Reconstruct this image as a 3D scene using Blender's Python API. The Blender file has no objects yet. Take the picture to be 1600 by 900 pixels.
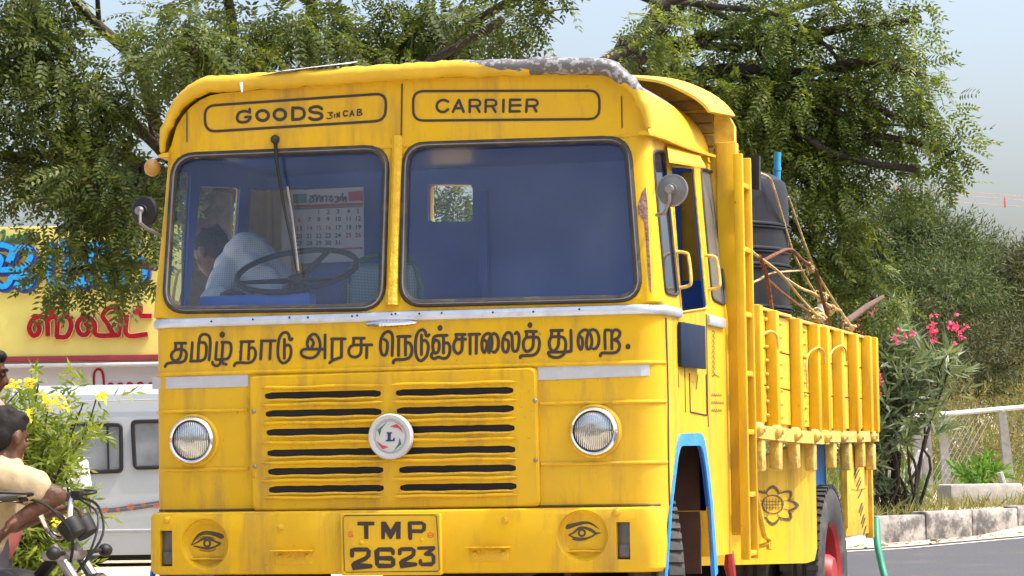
import bpy, bmesh, math, random
import numpy as np
from mathutils import Vector, Matrix, Euler, Quaternion, noise as mnoise
R = math.radians
random.seed(7); rng = np.random.default_rng(11)
scene = bpy.context.scene
COL = scene.collection

# ------------------------------------------------------------------ camera, sky, sun, exposure
FPX = 4554.0                                   # focal length in pixels of the 1600-wide photograph
PITCH, ROLL, YAW = R(3.68649), R(0.85165), R(15.46298)
CAM = Vector((0, 0, 1.2))
TR = Vector((-0.52849, 13.3, 0.0))             # truck: front centre on the ground
_F = Vector((0, math.cos(PITCH), math.sin(PITCH))); _U0 = Vector((0, -math.sin(PITCH), math.cos(PITCH))); _R0 = Vector((1, 0, 0))
_R = _R0*math.cos(ROLL) - _U0*math.sin(ROLL); _U = _R0*math.sin(ROLL) + _U0*math.cos(ROLL)
cd = bpy.data.cameras.new('camera'); cam = bpy.data.objects.new('camera', cd); COL.objects.link(cam)
cd.sensor_width = 36; cd.lens = FPX/1600*36; cd.clip_end = 3000; cd.clip_start = 0.5
cam.matrix_world = Matrix(((_R.x, _U.x, -_F.x, CAM.x), (_R.y, _U.y, -_F.y, CAM.y), (_R.z, _U.z, -_F.z, CAM.z), (0, 0, 0, 1)))
scene.camera = cam
SUN_EL, SUN_AZ = R(61), R(-12)                  # azimuth measured from +X towards +Y
sd = Vector((math.cos(SUN_EL)*math.cos(SUN_AZ), math.cos(SUN_EL)*math.sin(SUN_AZ), math.sin(SUN_EL)))
w = bpy.data.worlds.new('World'); scene.world = w; w.use_nodes = True
nt = w.node_tree; nt.nodes.clear()
sky = nt.nodes.new('ShaderNodeTexSky'); sky.sky_type = 'NISHITA'; sky.sun_disc = False
sky.sun_elevation = SUN_EL; sky.sun_rotation = math.atan2(sd.x, sd.y)
sky.air_density = 1.0; sky.dust_density = 6.8; sky.ozone_density = 1.0
bg = nt.nodes.new('ShaderNodeBackground'); bg.inputs[1].default_value = 0.15
wo = nt.nodes.new('ShaderNodeOutputWorld')
nt.links.new(sky.outputs[0], bg.inputs[0]); nt.links.new(bg.outputs[0], wo.inputs[0])
sl = bpy.data.lights.new('sun', 'SUN'); sl.energy = 2.0; sl.angle = R(0.55); sl.color = (1.0, 0.95, 0.86)
so = bpy.data.objects.new('sun', sl); COL.objects.link(so); so.rotation_euler = sd.to_track_quat('Z', 'Y').to_euler()
so.location = (20, -5, 40)
scene.view_settings.view_transform = 'Standard'; scene.view_settings.look = 'None'
scene.view_settings.exposure = 1.35; scene.view_settings.gamma = 1.0
scene.render.engine = 'CYCLES'
try:
    scene.cycles.use_denoising = True; scene.cycles.denoiser = 'OPENIMAGEDENOISE'
except Exception: pass
scene.cycles.max_bounces = 8; scene.cycles.transparent_max_bounces = 16
scene.cycles.diffuse_bounces = 4; scene.cycles.glossy_bounces = 3; scene.cycles.transmission_bounces = 6

# ------------------------------------------------------------------ measuring helpers
MT = Matrix.Translation(TR) @ Matrix.Rotation(-YAW, 4, 'Z'); MTI = MT.inverted()
def ray(px, py): return _R*((px-800)/FPX) + _U*((450-py)/FPX) + _F
def W(px, py, d): return CAM + ray(px, py)*d                      # world point at a distance
def L(px, py, ax, v):                                             # point on a truck-local plane
    o = MTI @ CAM; d = MTI.to_3x3() @ ray(px, py); t = (v-o[ax])/d[ax]; return o + d*t
def half(z): return 1.226 if z < 1.96 else 1.226 - 0.050*min(1, (z-1.96)/.78)
def xc(z): return 0.0 if z < 1.96 else -.030*min(1, (z-1.96)/.78)          # the upper cab leans a little
def hx(z, sx): return sx*half(z)+xc(z)
def crad(z): return .13 if z < 1.96 else .06                               # corner radius
def yf(x, z):
    a = abs(x-xc(z)); y = .022*a
    if z > 1.96: y += (min(z, 2.74)-1.96)*.212
    wd = half(z); r = crad(z)
    if a > wd-r:
        q = min(a-(wd-r), r-.0005); y += r - math.sqrt(r*r-q*q)
    return y
def F(px, py, off=0.0, yfun=yf):                                  # point on the cab's front skin
    y = 0.0
    for _ in range(5):
        p = L(px, py, 1, y); y = yfun(p.x, p.z)
    p = L(px, py, 1, y-off); return p
def S(px, py, off=0.0):                                           # point on the cab's side skin
    x = 1.226
    for _ in range(4):
        p = L(px, py, 0, x); x = hx(p.z, 1)
    return L(px, py, 0, x+off)

# ------------------------------------------------------------------ materials
def new_mat(name):
    m = bpy.data.materials.new(name); m.use_nodes = True
    return m, m.node_tree, m.node_tree.nodes['Principled BSDF']
def nd(t, k, **kw):
    n = t.nodes.new('ShaderNode'+k)
    for a, b in kw.items(): setattr(n, a, b)
    return n
def mat(name, col, rough=.6, metal=0, var=.12, scale=3.0, bump=0.0, bscale=20, dirt=None, dirtamt=.5, dscale=2.0, spec=.5, coat=0, streak=False, transl=0, lo=.52, hi=.75, chips=None):
    m, t, b = new_mat(name)
    b.inputs['Roughness'].default_value = rough; b.inputs['Metallic'].default_value = metal
    b.inputs['Specular IOR Level'].default_value = spec
    if coat: b.inputs['Coat Weight'].default_value = coat; b.inputs['Coat Roughness'].default_value = .12
    tc = nd(t, 'TexCoord'); n = nd(t, 'TexNoise'); n.inputs['Scale'].default_value = scale; n.inputs['Detail'].default_value = 6; n.inputs['Roughness'].default_value = .65
    t.links.new(tc.outputs['Object'], n.inputs['Vector'])
    r = nd(t, 'ValToRGB'); r.color_ramp.elements[0].position = .3; r.color_ramp.elements[1].position = .72
    r.color_ramp.elements[0].color = tuple(c*(1-var) for c in col)+(1,); r.color_ramp.elements[1].color = tuple(min(1, c*(1+var)) for c in col)+(1,)
    t.links.new(n.outputs['Fac'], r.inputs['Fac']); out = r.outputs[0]
    if dirt:
        n2 = nd(t, 'TexNoise'); n2.inputs['Scale'].default_value = dscale; n2.inputs['Detail'].default_value = 9; n2.inputs['Roughness'].default_value = .7
        v = tc.outputs['Object']
        if streak:
            mp = nd(t, 'Mapping'); mp.inputs['Scale'].default_value = (3, 3, .45); t.links.new(v, mp.inputs[0]); v = mp.outputs[0]
        t.links.new(v, n2.inputs['Vector'])
        r2 = nd(t, 'ValToRGB'); r2.color_ramp.elements[0].position = lo; r2.color_ramp.elements[1].position = hi
        r2.color_ramp.elements[0].color = (0, 0, 0, 1); r2.color_ramp.elements[1].color = (dirtamt,)*3+(1,)
        t.links.new(n2.outputs['Fac'], r2.inputs['Fac'])
        mx = nd(t, 'MixRGB'); t.links.new(r2.outputs[0], mx.inputs[0]); t.links.new(out, mx.inputs[1]); mx.inputs[2].default_value = tuple(dirt)+(1,)
        out = mx.outputs[0]
        mr = nd(t, 'Math', operation='MULTIPLY_ADD'); t.links.new(r2.outputs[0], mr.inputs[0]); mr.inputs[1].default_value = .4; mr.inputs[2].default_value = rough
        t.links.new(mr.outputs[0], b.inputs['Roughness'])
    if chips:                                                    # small flakes and rust specks where the paint has come off
        n5 = nd(t, 'TexNoise'); n5.inputs['Scale'].default_value = 26; n5.inputs['Detail'].default_value = 6; n5.inputs['Roughness'].default_value = .75; t.links.new(tc.outputs['Object'], n5.inputs['Vector'])
        r5 = nd(t, 'ValToRGB'); r5.color_ramp.elements[0].position = .665; r5.color_ramp.elements[1].position = .70; t.links.new(n5.outputs['Fac'], r5.inputs[0])
        m5 = nd(t, 'MixRGB'); t.links.new(r5.outputs[0], m5.inputs[0]); t.links.new(out, m5.inputs[1]); m5.inputs[2].default_value = tuple(chips)+(1,); out = m5.outputs[0]
        n6 = nd(t, 'TexNoise'); n6.inputs['Scale'].default_value = 1.3; n6.inputs['Detail'].default_value = 4; t.links.new(tc.outputs['Object'], n6.inputs['Vector'])
        h6 = nd(t, 'HueSaturation'); r6 = nd(t, 'MapRange'); r6.inputs[1].default_value = .35; r6.inputs[2].default_value = .65; r6.inputs[3].default_value = .965; r6.inputs[4].default_value = 1.0; t.links.new(n6.outputs['Fac'], r6.inputs[0]); t.links.new(r6.outputs[0], h6.inputs['Saturation']); t.links.new(out, h6.inputs['Color']); out = h6.outputs[0]
    t.links.new(out, b.inputs['Base Color'])
    if bump:
        n3 = nd(t, 'TexNoise'); n3.inputs['Scale'].default_value = bscale; n3.inputs['Detail'].default_value = 5
        t.links.new(tc.outputs['Object'], n3.inputs['Vector'])
        bp = nd(t, 'Bump'); bp.inputs['Strength'].default_value = bump; bp.inputs['Distance'].default_value = .02
        t.links.new(n3.outputs['Fac'], bp.inputs['Height']); t.links.new(bp.outputs[0], b.inputs['Normal'])
    if transl:
        tr = nd(t, 'BsdfTranslucent'); t.links.new(out, tr.inputs[0]); ms = nd(t, 'MixShader'); ms.inputs[0].default_value = transl
        o = t.nodes['Material Output']; t.links.new(b.outputs[0], ms.inputs[1]); t.links.new(tr.outputs[0], ms.inputs[2]); t.links.new(ms.outputs[0], o.inputs[0])
    return m
def leaf_mat(name, c0, c1, c2=None, transl=.3, rough=.5):
    m, t, b = new_mat(name); g = nd(t, 'NewGeometry'); r = nd(t, 'ValToRGB')
    r.color_ramp.elements[0].color = tuple(c0)+(1,); r.color_ramp.elements[1].color = tuple(c1)+(1,)
    if c2: e = r.color_ramp.elements.new(.93); e.color = tuple(c1)+(1,); r.color_ramp.elements[-1].color = tuple(c2)+(1,)
    t.links.new(g.outputs['Random Per Island'], r.inputs[0]); t.links.new(r.outputs[0], b.inputs['Base Color'])
    b.inputs['Roughness'].default_value = rough; b.inputs['Specular IOR Level'].default_value = .22
    tr = nd(t, 'BsdfTranslucent'); mx = nd(t, 'MixRGB', blend_type='MULTIPLY'); mx.inputs[0].default_value = 1; mx.inputs[2].default_value = (1.6, 1.5, .6, 1)
    t.links.new(r.outputs[0], mx.inputs[1]); t.links.new(mx.outputs[0], tr.inputs[0])
    ms = nd(t, 'MixShader'); ms.inputs[0].default_value = transl
    t.links.new(b.outputs[0], ms.inputs[1]); t.links.new(tr.outputs[0], ms.inputs[2]); t.links.new(ms.outputs[0], t.nodes['Material Output'].inputs[0])
    return m
def glass_mat(name, tint=(.85, .92, .95), ior=1.5, boost=1.0, dust_haze=.0):
    m, t, b = new_mat(name); t.nodes.remove(b)
    fr = nd(t, 'Fresnel'); fr.inputs[0].default_value = ior
    ml = nd(t, 'Math', operation='MULTIPLY'); ml.inputs[1].default_value = boost; ml.use_clamp = True; t.links.new(fr.outputs[0], ml.inputs[0])
    tp = nd(t, 'BsdfTransparent'); tp.inputs[0].default_value = tuple(tint)+(1,)
    gl = nd(t, 'BsdfGlossy'); gl.inputs['Roughness'].default_value = .02
    df = nd(t, 'BsdfDiffuse'); df.inputs[0].default_value = (.42, .47, .52, 1)  # pale layer on the glass: dust, and haze of reflections painted in
    m0 = nd(t, 'MixShader')
    tc = nd(t, 'TexCoord'); n = nd(t, 'TexNoise'); n.inputs['Scale'].default_value = 2.2; n.inputs['Detail'].default_value = 4; t.links.new(tc.outputs['Object'], n.inputs['Vector'])
    md = nd(t, 'Math', operation='MULTIPLY'); md.inputs[1].default_value = dust_haze*2; t.links.new(n.outputs['Fac'], md.inputs[0]); t.links.new(md.outputs[0], m0.inputs[0])
    t.links.new(tp.outputs[0], m0.inputs[1]); t.links.new(df.outputs[0], m0.inputs[2])
    ms = nd(t, 'MixShader'); t.links.new(ml.outputs[0], ms.inputs[0]); t.links.new(m0.outputs[0], ms.inputs[1]); t.links.new(gl.outputs[0], ms.inputs[2])
    t.links.new(ms.outputs[0], t.nodes['Material Output'].inputs[0])
    return m
YEL = (.58, .355, .003)
M = {}
M['yellow'] = mat('yellow_paint', YEL, .50, var=.10, scale=2.6, bump=.26, bscale=4.5, dirt=(.30, .18, .045), dirtamt=.85, dscale=2.8, streak=True, spec=.22, lo=.50, hi=.74, chips=(.16, .09, .03))
M['yellow_rough'] = mat('yellow_paint_rough', YEL, .5, var=.12, scale=9, bump=.8, bscale=24, dirt=(.30, .17, .04), dirtamt=.7, dscale=9)
M['yellow_wood'] = mat('yellow_painted_wood', (.66, .41, .03), .55, var=.12, scale=6, bump=.35, bscale=18, dirt=(.26, .16, .06), dirtamt=.85, dscale=5)
M['yellow_worn'] = mat('yellow_worn_paint', (.58, .40, .08), .65, var=.2, scale=10, bump=.6, bscale=30, dirt=(.33, .28, .2), dirtamt=.9, dscale=8)
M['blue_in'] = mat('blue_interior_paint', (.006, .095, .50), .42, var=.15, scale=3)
M['blue'] = mat('blue_trim_paint', (.02, .24, .72), .45, var=.12, scale=8, bump=.3, dirt=(.25, .3, .35), dirtamt=.6, dscale=7)
M['black_paint'] = mat('black_lettering_paint', (.028, .018, .014), .5, var=.25, scale=30)
M['red_paint'] = mat('red_lettering_paint', (.55, .05, .02), .5)
M['brown_paint'] = mat('faded_black_paint', (.06, .045, .02), .6, var=.3, scale=20)
M['rubber'] = mat('black_rubber', (.022, .02, .018), .55, var=.3, scale=14, bump=.2, dirt=(.16, .11, .03), dirtamt=.7, dscale=7)
M['tyre'] = mat('tyre_rubber', (.035, .035, .036), .75, var=.3, scale=12, bump=.2, dirt=(.2, .18, .15), dirtamt=.6, dscale=5)
M['aluminium'] = mat('aluminium_trim', (.50, .56, .66), .42, metal=.55, var=.12, scale=7, bump=.25, bscale=12, dirt=(.3, .3, .3), dirtamt=.6, dscale=9)
M['tape'] = mat('grey_reflective_tape', (.40, .43, .47), .5, var=.08, scale=25)
M['chrome'] = mat('chrome', (.72, .72, .73), .16, metal=1, var=.06, scale=20)
M['steel'] = mat('dull_steel', (.24, .23, .23), .45, metal=.7, var=.2, scale=15, dirt=(.2, .12, .07), dirtamt=.5, dscale=10)
M['mirror_back'] = mat('grey_mirror_back', (.10, .10, .10), .42, var=.2, scale=9, dirt=(.05, .04, .03), dirtamt=.5, dscale=9)
M['white_plastic'] = mat('white_enamel', (.44, .455, .47), .4, var=.06, scale=10)
M['black'] = mat('matt_black', (.010, .010, .011), .55, var=.2, spec=.3)
M['dark'] = mat('dark_recess', (.012, .010, .008), .9)
M['rust_dark'] = mat('rusty_wheel_housing', (.05, .022, .012), .85, var=.4, scale=5)
M['rust'] = mat('rust_patch', (.16, .09, .075), .85, var=.35, scale=18, bump=.6, bscale=50)
M['grey_roof'] = mat('grey_roof_sheet', (.26, .24, .23), .75, var=.25, scale=5, bump=.4, bscale=15, dirt=(.10, .09, .08), dirtamt=.8, dscale=3)
M['navy'] = mat('navy_board', (.006, .016, .045), .6, spec=.2, var=.25, scale=8)
M['red_rim'] = mat('red_rim_paint', (.30, .015, .02), .5, var=.2, scale=6, dirt=(.25, .1, .08), dirtamt=.6)
M['windscreen'] = glass_mat('windscreen_glass', (.76, .86, .94), 1.5, 1.25, dust_haze=.055)  # pale layer also paints soft reflected haze on the windscreen
M['side_glass'] = glass_mat('side_glass', (.75, .82, .85), 1.5, 1.1, dust_haze=.05)
M['brown_glass'] = glass_mat('dusty_side_glass', (.62, .5, .38), 1.5, 1.0, dust_haze=.30)
def lamp_mat():
    m, t, b = new_mat('fluted_lamp_glass'); b.inputs['Base Color'].default_value = (.46, .48, .48, 1); b.inputs['Metallic'].default_value = .85; b.inputs['Roughness'].default_value = .13; b.inputs['Coat Weight'].default_value = .7; b.inputs['Coat Roughness'].default_value = .03
    tc = nd(t, 'TexCoord'); wv = nd(t, 'TexWave'); wv.inputs['Scale'].default_value = 34; wv.inputs['Distortion'].default_value = .4; t.links.new(tc.outputs['Object'], wv.inputs['Vector'])
    n = nd(t, 'TexNoise'); n.inputs['Scale'].default_value = 9; n.inputs['Detail'].default_value = 2; t.links.new(tc.outputs['Object'], n.inputs['Vector']); ad = nd(t, 'Math', operation='MULTIPLY_ADD'); t.links.new(n.outputs['Fac'], ad.inputs[0]); ad.inputs[1].default_value = 3.0; t.links.new(wv.outputs['Fac'], ad.inputs[2])
    bp = nd(t, 'Bump'); bp.inputs['Strength'].default_value = .55; bp.inputs['Distance'].default_value = .006; t.links.new(ad.outputs[0], bp.inputs['Height']); t.links.new(bp.outputs[0], b.inputs['Normal'])
    return m
M['lamp_glass'] = lamp_mat()
M['plastic_grey'] = mat('grey_lens', (.10, .10, .10), .25, var=.3, scale=10)
M['orange_lamp'] = mat('amber_lamp', (.36, .20, .04), .45, var=.1)
M['green_paint'] = mat('green_enamel', (.02, .14, .09), .4)
M['crimson'] = mat('crimson_enamel', (.42, .03, .06), .4)
M['ink_navy'] = mat('navy_enamel', (.015, .02, .10), .4)
M['paper'] = mat('calendar_paper', (.62, .64, .68), .7, var=.04)
M['ink_red'] = mat('red_ink', (.5, .03, .05), .7); M['ink_black'] = mat('black_ink', (.03, .03, .05), .7); M['ink_green'] = mat('green_ink', (.08, .22, .15), .7)
M['skin'] = mat('brown_skin', (.080, .034, .018), .55, var=.22, scale=16, bump=.25, bscale=60, spec=.35); M['hair'] = mat('black_hair', (.006, .005, .005), .7, var=.3, scale=60, bump=.2, bscale=60, spec=.25)
M['lip'] = mat('lip_skin', (.10, .03, .024), .5); M['eye_white'] = mat('eye_white', (.07, .05, .04), .4)
M['shirt_beige'] = mat('beige_shirt_cloth', (.37, .285, .175), .85, var=.08, scale=8, bump=.6, bscale=9)
M['shirt_white'] = mat('white_shirt_cloth', (.68, .70, .74), .85, var=.06, scale=8, bump=.6, bscale=9)
M['shirt_pink'] = mat('pink_shirt_cloth', (.65, .22, .2), .85, var=.08); M['trousers'] = mat('grey_trouser_cloth', (.09, .09, .11), .9, var=.1); M['trousers_dark'] = mat('dark_trouser_cloth', (.025, .025, .035), .9, var=.1)
M['tank'] = mat('black_tank_plastic', (.012, .015, .022), .45, var=.2, scale=4, bump=.15, bscale=8, dirt=(.05, .05, .05), dirtamt=.5, dscale=4, streak=True, spec=.25)
M['pipe_blue'] = mat('blue_pvc', (.02, .26, .42), .4); M['hose_green'] = mat('green_pvc', (.015, .22, .13), .45)
M['rope'] = mat('hemp_rope', (.50, .37, .17), .9, var=.25, scale=40, bump=.8, bscale=90); M['rope_brown'] = mat('coir_rope', (.15, .06, .03), .95, var=.35, scale=40, bump=1, bscale=60)
M['wood'] = mat('weathered_wood', (.10, .055, .035), .85, var=.3, scale=10)
M['van'] = mat('white_van_paint', (.30, .33, .355), .3, var=.04, scale=2, dirt=(.4, .38, .34), dirtamt=.4, dscale=1.5); M['van_glass'] = glass_mat('van_glass', (.35, .42, .45), 1.5, 4.0, dust_haze=.42)  # the van panes' pale layer paints in their reflected light
M['orange'] = mat('orange_decal', (.36, .11, .06), .5); M['decal_grey'] = mat('dark_decal', (.07, .07, .09), .5)
M['sign_yellow'] = mat('sign_yellow_sheet', (.66, .57, .14), .5, var=.08, scale=1.5); M['sign_white'] = mat('sign_white_sheet', (.48, .48, .54), .5, var=.05)
M['letter_cyan'] = mat('cyan_letter_face', (.006, .27, .62), .35, var=.1); M['letter_navy'] = mat('navy_letter_side', (.01, .035, .25), .4)
M['letter_red'] = mat('red_letter_face', (.27, .003, .008), .6, spec=.2, var=.5, scale=1.6); M['letter_orange'] = mat('orange_letter_side', (.62, .20, .06), .5); M['letter_green'] = mat('green_letter_face', (.02, .13, .06), .5)
M['letter_cream'] = mat('cream_letter_edge', (.68, .58, .34), .5)
M['maroon'] = mat('maroon_trim', (.22, .02, .03), .5)
M['wall'] = mat('plaster_wall', (.42, .38, .32), .85, var=.15, dirt=(.2, .17, .13), dirtamt=.6); M['concrete'] = mat('weathered_concrete', (.36, .34, .31), .9, var=.2, scale=4, bump=.6, bscale=14, dirt=(.14, .12, .1), dirtamt=.8, dscale=3)
M['kerb'] = mat('faded_kerb_paint', (.34, .32, .30), .9, var=.25, scale=3, bump=.9, bscale=9, dirt=(.075, .07, .07), dirtamt=.9, dscale=4.5, lo=.44, hi=.58)
M['grit'] = mat('roadside_grit', (.17, .145, .115), .95, var=.4, scale=8)
M['asphalt'] = mat('asphalt', (.058, .060, .067), .88, var=.12, scale=30, bump=.4, bscale=200, dirt=(.14, .125, .11), dirtamt=.75, dscale=1.6)
M['line'] = mat('worn_white_road_paint', (.60, .55, .47), .8, var=.12, scale=6, dirt=(.2, .18, .16), dirtamt=.8, dscale=6)
M['bark'] = mat('dark_bark', (.045, .034, .028), .95, var=.4, scale=12, bump=1, bscale=25)
M['wire'] = mat('cable', (.30, .16, .13), .7)
M['weave_green'] = mat('green_plastic_frame', (.02, .13, .10), .5)
M['towel'] = mat('pale_cloth', (.62, .64, .62), .85)
def ground_mat():
    m, t, b = new_mat('dry_ground'); tc = nd(t, 'TexCoord'); n = nd(t, 'TexNoise'); n.inputs['Scale'].default_value = .35; n.inputs['Detail'].default_value = 10; n.inputs['Roughness'].default_value = .7
    t.links.new(tc.outputs['Object'], n.inputs['Vector']); r = nd(t, 'ValToRGB'); e = r.color_ramp.elements
    e[0].position = .32; e[0].color = (.42, .33, .23, 1); e[1].position = .68; e[1].color = (.30, .26, .15, 1); q = e.new(.5); q.color = (.48, .40, .29, 1)
    t.links.new(n.outputs['Fac'], r.inputs[0]); t.links.new(r.outputs[0], b.inputs['Base Color']); b.inputs['Roughness'].default_value = .95
    n2 = nd(t, 'TexNoise'); n2.inputs['Scale'].default_value = 12; n2.inputs['Detail'].default_value = 8; t.links.new(tc.outputs['Object'], n2.inputs['Vector'])
    bp = nd(t, 'Bump'); bp.inputs['Strength'].default_value = .6; bp.inputs['Distance'].default_value = .05; t.links.new(n2.outputs['Fac'], bp.inputs['Height']); t.links.new(bp.outputs[0], b.inputs['Normal'])
    return m
M['ground'] = ground_mat()
def roof_mat(name, axis, pos, width, nscale, c_lo, c_hi, flake=0, zmul=0):
    # two coats with a ragged worn edge between them, along one object axis
    m, t, b = new_mat(name); tc = nd(t, 'TexCoord'); sp = nd(t, 'SeparateXYZ'); t.links.new(tc.outputs['Object'], sp.inputs[0])
    n = nd(t, 'TexNoise'); n.inputs['Scale'].default_value = nscale; n.inputs['Detail'].default_value = 8; t.links.new(tc.outputs['Object'], n.inputs['Vector'])
    a = nd(t, 'Math', operation='MULTIPLY_ADD'); t.links.new(n.outputs['Fac'], a.inputs[0]); a.inputs[1].default_value = width; 
    av = sp.outputs[axis]
    if zmul:
        zm = nd(t, 'Math', operation='MULTIPLY_ADD'); t.links.new(sp.outputs[2], zm.inputs[0]); zm.inputs[1].default_value = zmul; zm.inputs[2].default_value = -zmul*3.0
        ad = nd(t, 'Math', operation='ADD'); t.links.new(zm.outputs[0], ad.inputs[0]); t.links.new(av, ad.inputs[1]); av = ad.outputs[0]
    t.links.new(av, a.inputs[2])
    g = nd(t, 'Math', operation='GREATER_THAN'); t.links.new(a.outputs[0], g.inputs[0]); g.inputs[1].default_value = pos+width*.5
    n2 = nd(t, 'TexNoise'); n2.inputs['Scale'].default_value = 7; n2.inputs['Detail'].default_value = 8; t.links.new(tc.outputs['Object'], n2.inputs['Vector'])
    ra = nd(t, 'ValToRGB'); ra.color_ramp.elements[0].position = .3; ra.color_ramp.elements[1].position = .7
    ra.color_ramp.elements[0].color = tuple(c*.8 for c in c_lo)+(1,); ra.color_ramp.elements[1].color = tuple(c_lo)+(1,); t.links.new(n2.outputs['Fac'], ra.inputs[0])
    rb = nd(t, 'ValToRGB'); rb.color_ramp.elements[0].position = .35; rb.color_ramp.elements[1].position = .65
    rb.color_ramp.elements[0].color = tuple(c*.6 for c in c_hi)+(1,); rb.color_ramp.elements[1].color = tuple(c_hi)+(1,)
    if flake:
        n4 = nd(t, 'TexNoise'); n4.inputs['Scale'].default_value = 38; n4.inputs['Detail'].default_value = 3; t.links.new(tc.outputs['Object'], n4.inputs['Vector'])
        t.links.new(n4.outputs['Fac'], rb.inputs[0]); rb.color_ramp.elements[0].position = .5; rb.color_ramp.elements[1].position = .56
        rb.color_ramp.elements[0].color = (.10, .095, .10, 1); rb.color_ramp.elements[1].color = (.26, .26, .265, 1)
    else: t.links.new(n2.outputs['Fac'], rb.inputs[0])
    mx = nd(t, 'MixRGB'); t.links.new(g.outputs[0], mx.inputs[0]); t.links.new(ra.outputs[0], mx.inputs[1]); t.links.new(rb.outputs[0], mx.inputs[2]); t.links.new(mx.outputs[0], b.inputs['Base Color'])
    b.inputs['Roughness'].default_value = .55
    bp = nd(t, 'Bump'); bp.inputs['Strength'].default_value = .5; bp.inputs['Distance'].default_value = .02; t.links.new(n2.outputs['Fac'], bp.inputs['Height']); t.links.new(bp.outputs[0], b.inputs['Normal'])
    return m
M['roof'] = roof_mat('roof_two_coats', 2, 3.0, .10, 6, YEL, (.24, .22, .21))
M['lip_worn'] = roof_mat('roof_lip_worn_paint', 0, .80, .60, 9, (.60, .38, .015), (.3, .3, .3), flake=1, zmul=5.0)
def check_cloth(name, base, line, s=90):
    m, t, b = new_mat(name); tc = nd(t, 'TexCoord'); a = nd(t, 'TexWave'); a.bands_direction = 'X'; a.inputs['Scale'].default_value = s*.32; c = nd(t, 'TexWave'); c.bands_direction = 'Z'; c.inputs['Scale'].default_value = s*.32
    for q in (a, c): t.links.new(tc.outputs['Object'], q.inputs['Vector']); q.inputs['Distortion'].default_value = .6
    mx = nd(t, 'Math', operation='MULTIPLY'); t.links.new(a.outputs['Fac'], mx.inputs[0]); t.links.new(c.outputs['Fac'], mx.inputs[1])
    r = nd(t, 'ValToRGB'); r.color_ramp.elements[0].color = tuple(line)+(1,); r.color_ramp.elements[1].color = tuple(base)+(1,); r.color_ramp.elements[1].position = .22; t.links.new(mx.outputs[0], r.inputs[0]); t.links.new(r.outputs[0], b.inputs['Base Color']); b.inputs['Roughness'].default_value = .85
    n = nd(t, 'TexNoise'); n.inputs['Scale'].default_value = 9; t.links.new(tc.outputs['Object'], n.inputs['Vector']); bp = nd(t, 'Bump'); bp.inputs['Strength'].default_value = .6; bp.inputs['Distance'].default_value = .03; t.links.new(n.outputs['Fac'], bp.inputs['Height']); t.links.new(bp.outputs[0], b.inputs['Normal'])
    return m
M['shirt_check'] = check_cloth('checked_shirt_cloth', (.64, .62, .58), (.40, .42, .45)); M['weave'] = check_cloth('plastic_weave', (.55, .62, .60), (.10, .22, .20), 130)

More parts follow.
